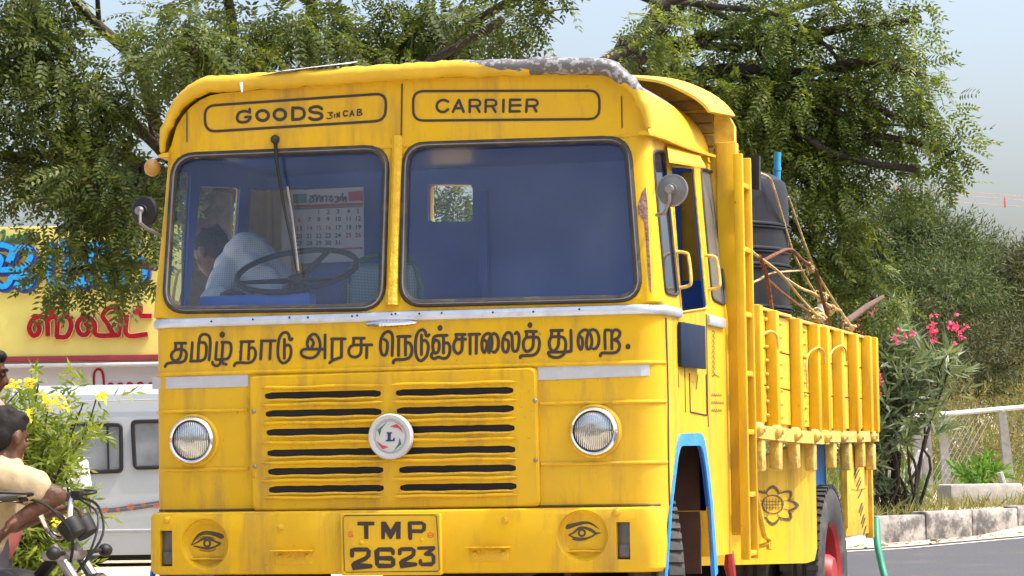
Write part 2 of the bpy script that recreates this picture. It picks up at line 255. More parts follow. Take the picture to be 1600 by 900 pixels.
# ------------------------------------------------------------------ mesh helpers
class MB:
    def __init__(s): s.bm = bmesh.new()
    def face(s, vs):
        try: return s.bm.faces.new(vs)
        except ValueError: return None
    def box(s, c, d, rot=None, bev=0.0, seg=2, mi=0):
        m = Matrix.Translation(Vector(c)) @ (rot.to_4x4() if rot is not None else Matrix())
        t = bmesh.new(); bmesh.ops.create_cube(t, size=1, matrix=Matrix.Diagonal((d[0], d[1], d[2], 1)))
        if bev: bmesh.ops.bevel(t, geom=t.edges[:], offset=bev, segments=seg, affect='EDGES', profile=.5)
        s.merge(t, m, mi)
    def merge(s, t, m=Matrix(), mi=0):
        mp = {v: s.bm.verts.new(m @ v.co) for v in t.verts}
        for f in t.faces:
            g = s.face([mp[v] for v in f.verts])
            if g: g.material_index = mi
        t.free()
    def tube(s, pts, r, n=8, closed=False, cap=True, mi=0, flat=None):
        pts = [Vector(p) for p in pts]; N = len(pts); rings = []; up = None
        for i, p in enumerate(pts):
            a = pts[(i-1) % N] if (closed or i) else p; b = pts[(i+1) % N] if (closed or i < N-1) else p
            d = (b-a).normalized()
            if up is None:
                up = Vector((0, 0, 1)) if abs(d.z) < .9 else Vector((0, 1, 0))
            x = d.cross(up)
            if x.length < 1e-6: x = d.orthogonal()
            x.normalize(); y = x.cross(d).normalized(); up = y
            rr = r[i] if isinstance(r, (list, tuple)) else r
            rings.append([s.bm.verts.new(p + x*math.cos(2*math.pi*k/n)*rr + y*math.sin(2*math.pi*k/n)*rr*(flat or 1)) for k in range(n)])
        for i in range(N if closed else N-1):
            A, B = rings[i], rings[(i+1) % N]
            for k in range(n):
                f = s.face([A[k], A[(k+1) % n], B[(k+1) % n], B[k]])
                if f: f.material_index = mi
        if cap and not closed:
            for q in (rings[0], rings[-1]):
                f = s.face(q)
                if f: f.material_index = mi
    def sph(s, c, r, rot=None, u=16, v=10, mi=0):
        r = r if hasattr(r, '__len__') else (r, r, r)
        t = bmesh.new(); bmesh.ops.create_uvsphere(t, u_segments=u, v_segments=v, radius=1)
        s.merge(t, Matrix.Translation(Vector(c)) @ (rot.to_4x4() if rot is not None else Matrix()) @ Matrix.Diagonal((r[0], r[1], r[2], 1)), mi)
    def lathe(s, prof, m=Matrix(), n=24, mi=0):                  # profile of (radius, height) round local z
        rings = []
        for r, h in prof:
            if r < 1e-6: rings.append([s.bm.verts.new(m @ Vector((0, 0, h)))])
            else: rings.append([s.bm.verts.new(m @ Vector((r*math.cos(2*math.pi*k/n), r*math.sin(2*math.pi*k/n), h))) for k in range(n)])
        for A, B in zip(rings, rings[1:]):
            for k in range(n):
                k2 = (k+1) % n
                q = [A[0], B[k2], B[k]] if len(A) == 1 else ([A[k], A[k2], B[0]] if len(B) == 1 else [A[k], A[k2], B[k2], B[k]])
                f = s.face(q)
                if f: f.material_index = mi
    def loft(s, loops, cap0=True, cap1=True, close=True, mi=0):
        vs = [[s.bm.verts.new(Vector(p)) for p in lp] for lp in loops]
        for A, B in zip(vs, vs[1:]):
            n = len(A)
            for k in range(n if close else n-1):
                f = s.face([A[k], A[(k+1) % n], B[(k+1) % n], B[k]])
                if f: f.material_index = mi
        if cap0: 
            f = s.face(vs[0]); 
            if f: f.material_index = mi
        if cap1:
            f = s.face(vs[-1])
            if f: f.material_index = mi
    def prism(s, pts, d, mi=0, mi_side=None):                     # polygon of 3D points extruded by vector d
        A = [s.bm.verts.new(Vector(p)) for p in pts]; B = [s.bm.verts.new(Vector(p)+Vector(d)) for p in pts]; n = len(A)
        f = s.face(A); f.material_index = mi; f = s.face(B[::-1]); f.material_index = mi
        for k in range(n):
            f = s.face([A[k], B[k], B[(k+1) % n], A[(k+1) % n]])
            if f: f.material_index = mi if mi_side is None else mi_side
    def mesh(s, name, angle=35, fix=True):
        if fix: bmesh.ops.recalc_face_normals(s.bm, faces=s.bm.faces[:])
        me = bpy.data.meshes.new(name); s.bm.to_mesh(me); s.bm.free(); smooth(me, angle); return me
    def build(s, name, m, parent=None, angle=35, fix=True, mw=None):
        return link(name, s.mesh(name, angle, fix), m, parent, mw)
def smooth(me, angle=35):
    n = len(me.polygons)
    if angle:
        me.polygons.foreach_set('use_smooth', [True]*n); me.set_sharp_from_angle(angle=R(angle))
    me.update()
def link(name, me, m, parent=None, mw=None):
    o = bpy.data.objects.new(name, me)
    for q in (m if isinstance(m, (list, tuple)) else [m]):
        if q is not None: me.materials.append(q)
    COL.objects.link(o)
    if parent is not None: o.parent = parent
    if mw is not None: o.matrix_world = mw
    return o
def tag(o, label=None, cat=None, group=None, kind=None):
    if label: o['label'] = label
    if cat: o['category'] = cat
    if group: o['group'] = group
    if kind: o['kind'] = kind
    return o
def empty(name, loc, rz=0, label=None, cat=None, group=None):
    o = bpy.data.objects.new(name, None); COL.objects.link(o); o.location = loc; o.rotation_euler = (0, 0, rz); o.empty_display_size = .2
    return tag(o, label, cat, group)
def rebase(o, p):                                                # put a top-level mesh's origin at p without moving it
    p = Vector(p); o.data.transform(Matrix.Translation(-p)); o.location = p; return o
def evaluated(me, mods):
    o = bpy.data.objects.new('work', me); COL.objects.link(o); tmp = []
    for k, kw in mods:
        md = o.modifiers.new('m', k)
        for a, b in kw.items(): setattr(md, a, b)
    bpy.context.view_layer.update()
    dg = bpy.context.evaluated_depsgraph_get(); out = bpy.data.meshes.new_from_object(o.evaluated_get(dg), preserve_all_data_layers=True, depsgraph=dg)
    bpy.data.objects.remove(o); return out
def boolean(me, cutters, mats=None):
    for c in cutters:
        for t in range(5):                                       # a coincident edge can empty the result: nudge the cutter and retry
            if t: c.transform(Matrix.Translation((.0007*t, .0011*t, -.0009*t)) @ Matrix.Scale(1+.0013*t, 4))
            o = bpy.data.objects.new('work_cut', c); COL.objects.link(o)
            r = evaluated(me, [('BOOLEAN', dict(object=o, operation='DIFFERENCE', solver='EXACT' if t < 2 else 'FAST'))]); bpy.data.objects.remove(o)
            if len(r.polygons) > .7*len(me.polygons): break
        me = r
    return me
def cat_rom(pts, k=5, closed=False):
    P = [Vector(p) for p in pts]; n = len(P)
    if n < 3 and not closed: return P
    out = []
    for i in range(n if closed else n-1):
        p0 = P[(i-1) % n] if (closed or i) else P[0]*2-P[1]; p1 = P[i]; p2 = P[(i+1) % n]; p3 = P[(i+2) % n] if (closed or i < n-2) else P[-1]*2-P[-2]
        for j in range(k):
            t = j/k; out.append(.5*((2*p1)+(p2-p0)*t+(2*p0-5*p1+4*p2-p3)*t*t+(3*p1-p0-3*p2+p3)*t**3))
    if not closed: out.append(P[-1])
    return out
def rounded(corners, r, k=6):                                    # rounded polygon in 2D pixel coordinates
    n = len(corners); out = []
    for i in range(n):
        p = Vector(corners[i]); a = (Vector(corners[i-1])-p); b = (Vector(corners[(i+1) % n])-p)
        rr = min(r, a.length*.48, b.length*.48); p0 = p+a.normalized()*rr; p1 = p+b.normalized()*rr
        for j in range(k+1):
            t = j/k; out.append(p0*(1-t)**2+p*2*t*(1-t)+p1*t*t)
    return out
def strokes(mb, data, mp, ox=0, oy=0, sc=1.0, wd=4.6, mi=0, base=.0015, cnt=[0], sm=True, thick=None):
    """painted strokes: lists of 2D points -> thin ribbons with round ends laid on a surface through mp(px,py,offset)"""
    for st in data:
        pts, ww = st if isinstance(st, tuple) else (st, wd)
        q = [Vector((ox+x/sc, oy+y/sc)) for x, y in pts]; closed = len(q) > 2 and (q[0]-q[-1]).length < 1e-6
        if closed: q = q[:-1]
        ws = ww if isinstance(ww, list) else [ww]*len(q)
        if sm and len(q) > 2:
            ws = [v.x for v in cat_rom([Vector((a, 0)) for a in ws], 5, closed)]; q = cat_rom(q, 5, closed)
        n = len(q); Ls, Rs = [], []; cnt[0] += 1; b0 = base+(cnt[0] % 5)*.00022
        def put(v, k): return mb.bm.verts.new(mp(v.x, v.y, b0+.0006*k/max(1, n)))
        for i in range(n):
            a = q[i-1] if (closed or i) else q[i]; b = q[(i+1) % n] if (closed or i < n-1) else q[i]
            d = (b-a); d = d.normalized() if d.length > 1e-9 else Vector((1, 0)); nn = Vector((-d.y, d.x))
            if (closed or 0 < i < n-1):
                d1 = (q[i]-a).normalized(); c = max(.55, d1.dot(d)); hw = ws[i]/2/c
            else: hw = ws[i]/2
            Ls.append(put(q[i]+nn*hw, i)); Rs.append(put(q[i]-nn*hw, i))
        fs = []
        for i in range(n if closed else n-1):
            j = (i+1) % n; fs.append(mb.face([Ls[i], Ls[j], Rs[j], Rs[i]]))
        if not closed:
            for e, o in ((0, 1), (n-1, n-2)):
                d = (q[e]-q[o]).normalized(); nn = Vector((-d.y, d.x)); hw = ws[e]/2; arc = [put(q[e]+nn*hw*math.cos(t)+d*hw*math.sin(t), e) for t in (R(45), R(90), R(135))]
                fs.append(mb.face([Ls[e] if e else Rs[e]] + (arc if e else arc[::-1]) [::1] + [Rs[e] if e else Ls[e]]) if e else mb.face([Rs[0]]+arc[:]+[Ls[0]]))
        for f in fs:
            if f: f.material_index = mi
def dots(mb, data, mp, ox, oy, sc, mi=0, base=.0028):
    for x, y, rx, ry in data:
        vs = [mb.bm.verts.new(mp(ox+(x+rx*math.cos(t))/sc, oy+(y+ry*math.sin(t))/sc, base)) for t in np.linspace(0, 2*math.pi, 17)[:-1]]
        f = mb.face(vs); f.material_index = mi
def polys(mb, data, mp, ox, oy, sc, mi=0, base=.0028):
    for pl in data:
        f = mb.face([mb.bm.verts.new(mp(ox+x/sc, oy+y/sc, base)) for x, y in pl]); f.material_index = mi
# ------------------------------------------------------------------ the truck
truck = empty('goods_truck', TR, -YAW, 'large yellow goods lorry with blue-trimmed wheel arches and a wooden-sided cargo bed', 'truck')
TW = Matrix.Translation(TR) @ Matrix.Rotation(-YAW, 4, 'Z')
YR = 1.57                                                        # rear of the cab
def plan(z, ins=0.0, y_rear=YR, dz=None, front=0.0):
    wd = half(z); r = crad(z); c0 = xc(z); pts = []
    for sx in (-1,):
        pass
    pts.append((-(wd-ins), y_rear-ins))
    pts.append((-(wd-ins), 1.0)); pts.append((-(wd-ins), .5))
    xs = [-(wd-r) - (r-.0005)*math.sin(t) for t in np.linspace(math.pi/2, 0, 9)] + list(np.linspace(-(wd-r), wd-r, 15))[1:-1] + [(wd-r) + (r-.0005)*math.sin(t) for t in np.linspace(0, math.pi/2, 9)]
    for x in xs:
        y = yf(x+c0, z)+front
        if ins:
            x = x*(wd-ins)/wd; y += ins
        pts.append((x, y))
    pts += [((wd-ins), .5), ((wd-ins), 1.0), ((wd-ins), y_rear-ins)]
    return [Vector((x+c0, y, z)) for x, y in pts]
m = MB(); m.loft([plan(z) for z in (.80, 1.0, 1.3, 1.65, 1.955, 1.97, 2.2, 2.5, 2.79)]); shell = m.mesh('cab_shell', 0)
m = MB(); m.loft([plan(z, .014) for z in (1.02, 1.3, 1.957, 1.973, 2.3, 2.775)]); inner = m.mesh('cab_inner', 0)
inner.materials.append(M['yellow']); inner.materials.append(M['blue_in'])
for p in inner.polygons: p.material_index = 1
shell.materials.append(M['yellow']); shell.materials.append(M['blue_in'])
WL = rounded([(273, 244), (604, 231), (596, 480), (258, 485)], 34)   # windscreen outlines, measured on the photograph
WR = rounded([(634, 227), (980, 217), (999, 466), (628, 475)], 34)
def cut_front(px):
    p = [F(v.x, v.y) for v in px]; mb = MB(); mb.prism([q+Vector((0, -.2, 0)) for q in p], (0, .5, 0)); return mb.mesh('c', 0)
def side_poly(px, r): return [S(v.x, v.y) for v in rounded(px, r)]
QW = side_poly([(1019, 236), (1036, 236), (1059, 462), (1039, 458)], 7)      # quarter light
DW = side_poly([(1047, 259), (1083, 262), (1104, 482), (1064, 488)], 4)       # open door window
BW = side_poly([(1093, 262), (1116, 270), (1133, 477), (1112, 468)], 8)       # rear side window
def cut_side(poly):
    mb = MB(); mb.prism([Vector((-1.4, p.y, p.z)) for p in poly], (.4, 0, 0)); mb.prism([Vector((1.0, p.y, p.z)) for p in poly], (.4, 0, 0)); return mb.mesh('c', 0)
ARCH_IN0 = [(.05, .70), (.19, 1.04), (.34, 1.30), (.44, 1.325), (.82, 1.33), (.90, 1.30), (1.02, 1.04), (1.10, .70)]
ARCH_OUT0 = [(.015, .72), (.145, 1.04), (.30, 1.33), (.41, 1.37), (.86, 1.38), (.96, 1.335), (1.08, 1.04), (1.165, .72)]
ARCH_IN = [(.030, .70), (.165, 1.04), (.315, 1.27)]+[(v.x, v.y) for v in rounded([(.30, 1.25), (.37, 1.325), (.86, 1.33), (.93, 1.22)], .10, 4)[5:15]]+[(.945, 1.20), (1.02, 1.04), (1.095, .70)]
ARCH_OUT = [(.012, .72), (.140, 1.045), (.285, 1.28)]+[(v.x, v.y) for v in rounded([(.27, 1.26), (.35, 1.38), (.90, 1.39), (1.0, 1.22)], .12, 4)[5:15]]+[(1.015, 1.20), (1.08, 1.045), (1.165, .72)]
def arch_cut():
    mb = MB()
    for x in (-1.4, .70): mb.prism([Vector((x, y, z)) for y, z in ARCH_IN], (.70, 0, 0))
    return mb.mesh('c', 0)
rw = [L(px, py, 1, 1.55) for px, py in ((668, 288), (738, 288), (738, 346), (668, 346))]
RWC = rounded([(p.x, p.z) for p in rw], .025)
mb = MB(); mb.prism([Vector((v.x, 1.3, v.y)) for v in RWC], (0, .45, 0)); rearcut = mb.mesh('c', 0)
cab = boolean(shell, [inner, cut_front(WL), cut_front(WR), cut_side(QW), cut_side(DW), cut_side(BW), arch_cut(), rearcut])
smooth(cab, 28)
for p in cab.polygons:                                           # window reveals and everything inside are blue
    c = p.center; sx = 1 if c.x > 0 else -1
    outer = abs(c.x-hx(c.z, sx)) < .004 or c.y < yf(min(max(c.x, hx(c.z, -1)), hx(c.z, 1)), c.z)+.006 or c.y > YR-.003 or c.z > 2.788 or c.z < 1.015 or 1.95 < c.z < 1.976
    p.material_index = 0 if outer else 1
cabo = link('cab_body', cab, None, truck)
if not cab.materials: cab.materials.append(M['yellow']); cab.materials.append(M['blue_in'])

def skin(pts, off=0.0): return [F(v[0], v[1], off) for v in pts]
# windscreens with rubber seals
for px in (WL, WR):
    me = MB(); c = F(sum(v.x for v in px)/len(px), sum(v.y for v in px)/len(px), -.012); cv = me.bm.verts.new(c); vs = [me.bm.verts.new(F(v.x, v.y, -.012)) for v in px]
    for i in range(len(vs)): me.face([cv, vs[i], vs[(i+1) % len(vs)]])
    g = me.build('windscreen', M['windscreen'], truck, 0)
    me = MB(); me.tube([F(v.x, v.y, .004) for v in px], .019, 8, True); me.build('rubber_seal', M['rubber'], g)
    me = MB(); me.tube([F(v.x, v.y, .018) for v in px], .005, 6, True); me.build('bright_bead', M['steel'], g)
# side openings: glass, seals
for sx in (-1, 1):
    for nm, poly, gm in (('quarter_window', QW, 'side_glass'), ('rear_side_window', BW, 'brown_glass')):
        P_ = [Vector((hx(p.z, sx)-sx*.003, p.y, p.z)) for p in poly]; me = MB(); me.face([me.bm.verts.new(p) for p in P_]); g = me.build(nm, M[gm], truck, 0)
        me = MB(); me.tube([Vector((hx(p.z, sx)+sx*.002, p.y, p.z)) for p in poly], .0075, 8, True); me.build('rubber_seal', M['rubber'], g)
    me = MB(); me.tube([Vector((hx(p.z, sx)+sx*.001, p.y, p.z)) for p in DW], .006, 6, True); me.build('door_window_frame', M['yellow_rough'], truck)
# roof: arched section, front edge to rear
def ztop(x):
    a = abs(x)*1.012; z = 3.045 - .018*(a/1.0)**2
    if a > .93: q = min((a-.93)/.262, 1); z -= .26*(1-math.sqrt(max(0, 1-q*q)))
    return z
def arch_line(k=1.0, drop=0.0, n=44):
    xs = [-1.182*math.sin(t) for t in np.linspace(math.pi/2, -math.pi/2, n)]
    return [(x*k-.028, ztop(x)-drop) for x in xs]
def roof_section(y, rise=0.0, sx=1.0):
    a = arch_line(); return [Vector((x*sx, y + (.022*abs(x) if y < .4 else 0), 2.745 if i in (0, len(a)-1) else z + rise*max(0, 1-(x/1.15)**2))) for i, (x, z) in enumerate(a)]
m = MB(); secs = [roof_section(.150), roof_section(.20, .02), roof_section(.40, .085), roof_section(.75, .125), roof_section(1.1, .12), roof_section(YR, .09)]
m.loft(secs, cap0=False, cap1=True, close=False); m.build('roof', M['roof'], truck, 50)
# header panel (columns between its lower ledge and the arch)
m = MB(); cols = []
for x in [v[0] for v in arch_line(1, 0, 40)]:
    zt = max(2.752, ztop(x)-.002); cols.append([m.bm.verts.new((x*.995, .150+.022*abs(x) - (.0), z)) for z in np.linspace(2.735, zt, 4)])
for A, B in zip(cols, cols[1:]):
    for i in range(3): m.face([A[i], B[i], B[i+1], A[i+1]])
header = m.build('header_panel', M['yellow'], truck, 40)
def yh(x, z): return .150+.022*abs(x)
def H(px, py, off=0.0): return F(px, py, off, yh)
# lip along the roof's front edge
m = MB(); loops = []; pts = arch_line(1.0, 0, 110)
for i, (x, z) in enumerate(pts):
    a = pts[max(0, i-1)]; b = pts[min(len(pts)-1, i+1)]; t = Vector((b[0]-a[0], 0, b[1]-a[1])).normalized(); nrm = Vector((-t.z, 0, t.x)); nrm = nrm if nrm.z >= 0 or abs(x) > 1.1 else -nrm
    if nrm.x*x < 0 and abs(nrm.x) > .5: nrm = -nrm
    side = min(1, max(0, (abs(x)-1.0)/.19)); e_ = min(1, min(i, len(pts)-1-i)/7); prot = .095*(1-.35*side)*(.35+.65*e_); hh = .040*(1-.45*side)*(.25+.75*e_)
    j = .011*mnoise.noise(Vector((x*9, z*9, 2))) + .008*mnoise.noise(Vector((x*31, z*31, 5)))
    base = Vector((x, yh(x, z), z)) + nrm*(.030*(1-side)+.002); lp = []
    for k in range(12):
        th = 2*math.pi*k/12; lp.append(base + Vector((0, -1, 0))*(prot*math.cos(th)*.5 + .03) + nrm*(hh*math.sin(th) + j))
    loops.append(lp)
m.loft(loops); m.build('roof_lip', M['lip_worn'], truck, 60)
# small ledge under the header, centre joint, post between the windscreens
def ridge(name, z, x0, x1, r, mat_, off=.0, par=truck, n=40, flat=1):
    mb = MB(); mb.tube([Vector((x, yf(x, z)-off, z)) for x in np.linspace(x0, x1, n)], r, 8, flat=flat); return mb.build(name, mat_, par)
m = MB(); m.tube([Vector((x, yf(x, 2.735)-.004, 2.737+.004*math.sin(x*7))) for x in np.linspace(-1.203, 1.143, 60)], .013, 8); m.build('header_ledge', M['yellow_rough'], truck)
m = MB(); m.tube([H(628, 131, .002), H(627, 212, .002)], .004, 6); m.tube([H(292, 170, .002), H(292, 222, .002)], .003, 6); m.tube([H(971, 150, .002), H(972, 200, .002)], .003, 6); m.build('panel_joint', M['brown_paint'], header)
m = MB(); m.tube([F(622, 214, .0), F(620, 300, .002), F(616, 400, .002), F(613, 478, .0)], [.030, .026, .026, .034], 10); m.build('centre_post', M['yellow_rough'], truck)
# writing on the header
m = MB()
def pill(c, r): q = [(v.x, v.y) for v in rounded(c, r, 7)]; return q+[q[0]]
strokes(m, [pill([(319.5, 165.5), (603.5, 146), (602, 188.5), (321, 206)], 17)], H, wd=4.2, sm=False)
strokes(m, [pill([(645.5, 142.5), (936.5, 141.5), (936.5, 186), (645.5, 188.5)], 17)], H, wd=4.0, sm=False)
G = (310, 135, 10)
strokes(m, [[(800, 355), (803, 410)], [(800, 400), (720, 388), (640, 410), (605, 480), (622, 540), (690, 562), (765, 545), (803, 505), (800, 478)], [(735, 480), (815, 476)]], H, *G, wd=4.4)
strokes(m, [[(1003+92*math.cos(t), 455+78*math.sin(t)) for t in np.linspace(0, 2*math.pi, 13)], [(1272+90*math.cos(t), 440+80*math.sin(t)) for t in np.linspace(0, 2*math.pi, 13)]], H, *G, wd=5.0)
G = (450, 130, 8.889)
strokes(m, [([(66, 340), (64, 508)], 5.0), ([(66, 505), (160, 498), (215, 465), (226, 420), (210, 370), (160, 345), (66, 345)], 4.8), ([(470, 358), (430, 330), (370, 328), (312, 350), (305, 380), (340, 403), (425, 415), (468, 440), (462, 480), (410, 503), (340, 503), (300, 482)], 5.0),
  ([(552, 412), (620, 405), (580, 440), (612, 455), (600, 482), (562, 494), (537, 482)], 1.9), ([(648, 430), (648, 475)], 1.9), ([(826, 392), (790, 385), (770, 420), (785, 455), (823, 448)], 2.4), ([(962, 446), (966, 368)], 2.2), ([(966, 368), (1008, 365), (1016, 385), (985, 402), (1024, 418), (1016, 440), (962, 448)], 2.2)], H, *G)
strokes(m, [[(680, 475), (680, 415)], [(680, 415), (712, 470)], [(713, 472), (713, 405)], [(860, 462), (890, 378)], [(890, 378), (912, 450)], [(872, 432), (905, 428)]], H, *G, wd=2.1, sm=False)
G = (640, 130, 10)
strokes(m, [[(600, 288), (540, 262), (470, 278), (428, 330), (428, 390), (470, 438), (540, 448), (602, 408)]], H, *G, wd=4.2)
for dx in (0, 250): strokes(m, [[(940+dx, 262), (1060+dx, 262), (1102+dx, 300), (1090+dx, 342), (1040+dx, 358), (950+dx, 360)]], H, *G, wd=3.8)
strokes(m, [[(675, 448), (770, 262)], [(770, 262), (845, 448)], [(705, 392), (822, 390)], [(940, 262), (938, 450)], [(1045, 365), (1092, 448)], [(1190, 262), (1186, 450)], [(1293, 365), (1342, 448)]], H, *G, wd=4.2, sm=False)
G = (780, 130, 10)
strokes(m, [[(68, 260), (63, 445)], [(172, 258), (165, 445)], [(175, 260), (325, 260)], [(168, 440), (318, 440)], [(170, 347), (332, 345)], [(435, 258), (422, 445)], [(535, 360), (580, 440)]], H, *G, wd=4.2, sm=False)
strokes(m, [[(435, 258), (555, 258), (600, 300), (582, 342), (530, 355), (432, 357)]], H, *G, wd=3.8)
m.build('header_lettering', M['black_paint'], header, 0, False)
m = MB()
strokes(m, [[(564, 226), (567, 221), (571, 225), (569, 220), (573, 219), (577, 224)], [(578, 224), (582, 219), (585, 224), (589, 218), (592, 223)], [(594, 223), (598, 218), (600, 222), (605, 217), (608, 221)]], F, wd=1.5, base=.003)
strokes(m, [[(629, 222), (633, 217), (637, 221), (634, 224)], [(638, 221), (643, 216), (647, 220), (651, 215), (655, 219)], [(656, 218), (661, 215), (664, 218)]], F, wd=1.5, base=.003)
m.build('red_script', M['red_paint'], truck, 0, False)
# aluminium waist strip, wrapping the corner; clip in its middle
def strip(name, z0, z1, off, mat_, xa=-1.0, xb=1.0, side=True, par=truck):
    mb = MB(); path = []
    if side:
        path += [(-half(1.9)-off, .34), (-half(1.9)-off, .2)]
    xs = [-(1.226-.13) - (.1295)*math.sin(t) for t in np.linspace(math.pi/2*.96, 0, 7)] + list(np.linspace(-1.096, 1.096, 20))[1:-1] + [1.096 + .1295*math.sin(t) for t in np.linspace(0, math.pi/2*.96, 7)]
    if side:
        for x in xs: path.append((x*(1+off/1.226), yf(x, 1.9)-off))
        path += [(half(1.9)+off, .2), (half(1.9)+off, .43)]
    else: path = [(x, yf(x, 1.68)-off) for x in np.linspace(xa, xb, 16)]
    secs = []
    for i, (x, y) in enumerate(path):
        a = path[max(0, i-1)]; b = path[min(len(path)-1, i+1)]; t = Vector((b[0]-a[0], b[1]-a[1], 0)).normalized(); nr = Vector((t.y, -t.x, 0))
        zz = z0(i/(len(path)-1)) if callable(z0) else z0; z2 = zz+z1
        j = .0035*mnoise.noise(Vector((x*6, y*6, 1)))
        secs.append([Vector((x, y, zz))-nr*off*.9, Vector((x, y, zz+.004))+nr*(.001+j), Vector((x, y, zz+z1*.3))+nr*(.006+j), Vector((x, y, z2-z1*.3))+nr*(.006+j), Vector((x, y, z2-.004))+nr*(.001+j), Vector((x, y, z2))-nr*off*.9])
    mb.loft(secs); return mb.build(name, mat_, par, 30)
ws = strip('waist_strip', 1.912, .046, .012, M['aluminium'])
m = MB()
for px, py in ((452, 497), (481, 497), (550, 495), (558, 494), (612, 492), (618, 491), (655, 491), (690, 490), (770, 489), (833, 488), (905, 484), (395, 500), (330, 503)):
    p = F(px, py-1, .021); m.lathe([(0, .004), (.004, .003), (.005, 0)], Matrix.Translation(p) @ Matrix.Rotation(R(90), 4, 'X'), 8)
m.build('rivet', M['dark'], ws)
m = MB(); a = F(572, 507, .02); b = F(651, 504, .02); m.tube([a.lerp(b, t) for t in np.linspace(0, 1, 9)], [.006, .012, .015, .016, .016, .016, .015, .012, .005], 10)
for t in np.linspace(.3, .62, 6): m.tube([a.lerp(b, t-.015), a.lerp(b, t+.015)], .0185, 10)
m.build('badge_clip', M['chrome'], truck)
# Tamil lettering under the windscreens
m = MB(); TM = lambda px, py, off: F(px, py, off)
A = (250, 495, 10)
strokes(m, [[(235, 412), (403, 412)], [(245, 415), (242, 515)], [(238, 512), (340, 508)], [(240, 520), (192, 560), (176, 620), (205, 672), (255, 685), (308, 640), (332, 560), (335, 415)], [(345, 502), (398, 540), (414, 600), (385, 680), (320, 712), (230, 713), (130, 725), (92, 750), (78, 780)],
 [(505, 402), (497, 540), (485, 680)], [(475, 692), (560, 692), (640, 685), (700, 650), (722, 560), (722, 460), (690, 405), (610, 402)], [(605, 400), (592, 670)], [(612, 385), (622, 320), (662, 278), (718, 275), (768, 310), (785, 400), (778, 550), (766, 675)],
 [(888, 400), (876, 560), (868, 660)], [(872, 668), (1000, 665), (1070, 640), (1105, 560), (1110, 470), (1085, 405), (965, 397)], [(985, 402), (966, 640)], [(818, 705), (832, 745), (880, 768), (930, 740), (962, 680), (985, 728), (1035, 742)],
 [(1262, 390), (1462, 385)], [(1275, 395), (1257, 668)], [(1395, 395), (1382, 662)], [(1402, 495), (1450, 482), (1488, 530), (1490, 610), (1450, 690), (1370, 720), (1250, 715), (1182, 727), (1160, 765)]], TM, *A, wd=4.5)
dots(m, [(972, 280, 43, 50)], TM, *A)
A = (360, 495, 10)
strokes(m, [[(482, 377), (700, 375)], [(490, 382), (472, 660)], [(630, 382), (616, 660)], [(845, 352), (842, 650)], [(862, 450), (910, 440), (943, 490), (945, 580), (908, 675), (830, 722), (768, 680), (742, 580), (747, 430), (772, 315), (820, 255), (880, 248), (914, 290), (922, 345), (945, 362), (965, 342)],
 [(1215, 480), (1198, 420), (1215, 350), (1262, 345), (1298, 410), (1272, 475)], [(1205, 400), (1225, 325), (1290, 272), (1350, 292), (1393, 380), (1400, 480), (1370, 575), (1290, 638), (1190, 638), (1118, 600), (1106, 545), (1150, 510), (1260, 506), (1470, 508)], [(1480, 280), (1476, 645)]], TM, *A, wd=4.6)
A = (460, 495, 10)
strokes(m, [[(580, 345), (795, 345)], [(592, 350), (586, 650)], [(550, 720), (600, 680), (735, 630)], [(736, 352), (735, 625)], [(920, 335), (1093, 335)], [(927, 340), (924, 430)], [(925, 440), (1210, 438)], [(1042, 340), (1040, 540), (1008, 605), (940, 632), (872, 605), (848, 540), (870, 475), (920, 442)], [(1132, 440), (1126, 640)]], TM, *A, wd=4.7)
A = (580, 495, 10)
strokes(m, [[(205, 352), (248, 392), (253, 480), (233, 578), (196, 600), (158, 565), (143, 460), (158, 345), (205, 258), (270, 232), (318, 265), (334, 350), (326, 605)], [(412, 310), (608, 305)], [(430, 315), (426, 605)], [(535, 315), (535, 600)], [(545, 402), (600, 412), (633, 480), (630, 570), (590, 640), (500, 667), (392, 670), (352, 688), (346, 720)],
 [(785, 285), (785, 590)], [(800, 377), (850, 372), (888, 430), (888, 520), (858, 620), (775, 688), (712, 630), (692, 500), (702, 325), (742, 232), (800, 203), (843, 232), (855, 285), (880, 302), (905, 280)],
 [(962, 420), (972, 340), (1022, 297), (1188, 290)], [(1000, 362), (1048, 382), (1063, 450), (1048, 538), (1006, 568), (972, 530), (962, 440), (985, 385)], [(1130, 297), (1130, 565)], [(1148, 412), (1198, 412), (1228, 470), (1223, 570), (1180, 638), (1120, 650), (1050, 630), (1000, 652), (957, 645), (938, 605), (958, 562)]], TM, *A, wd=4.9)
dots(m, [(1075, 175, 40, 46)], TM, *A)
A = (700, 490, 10)
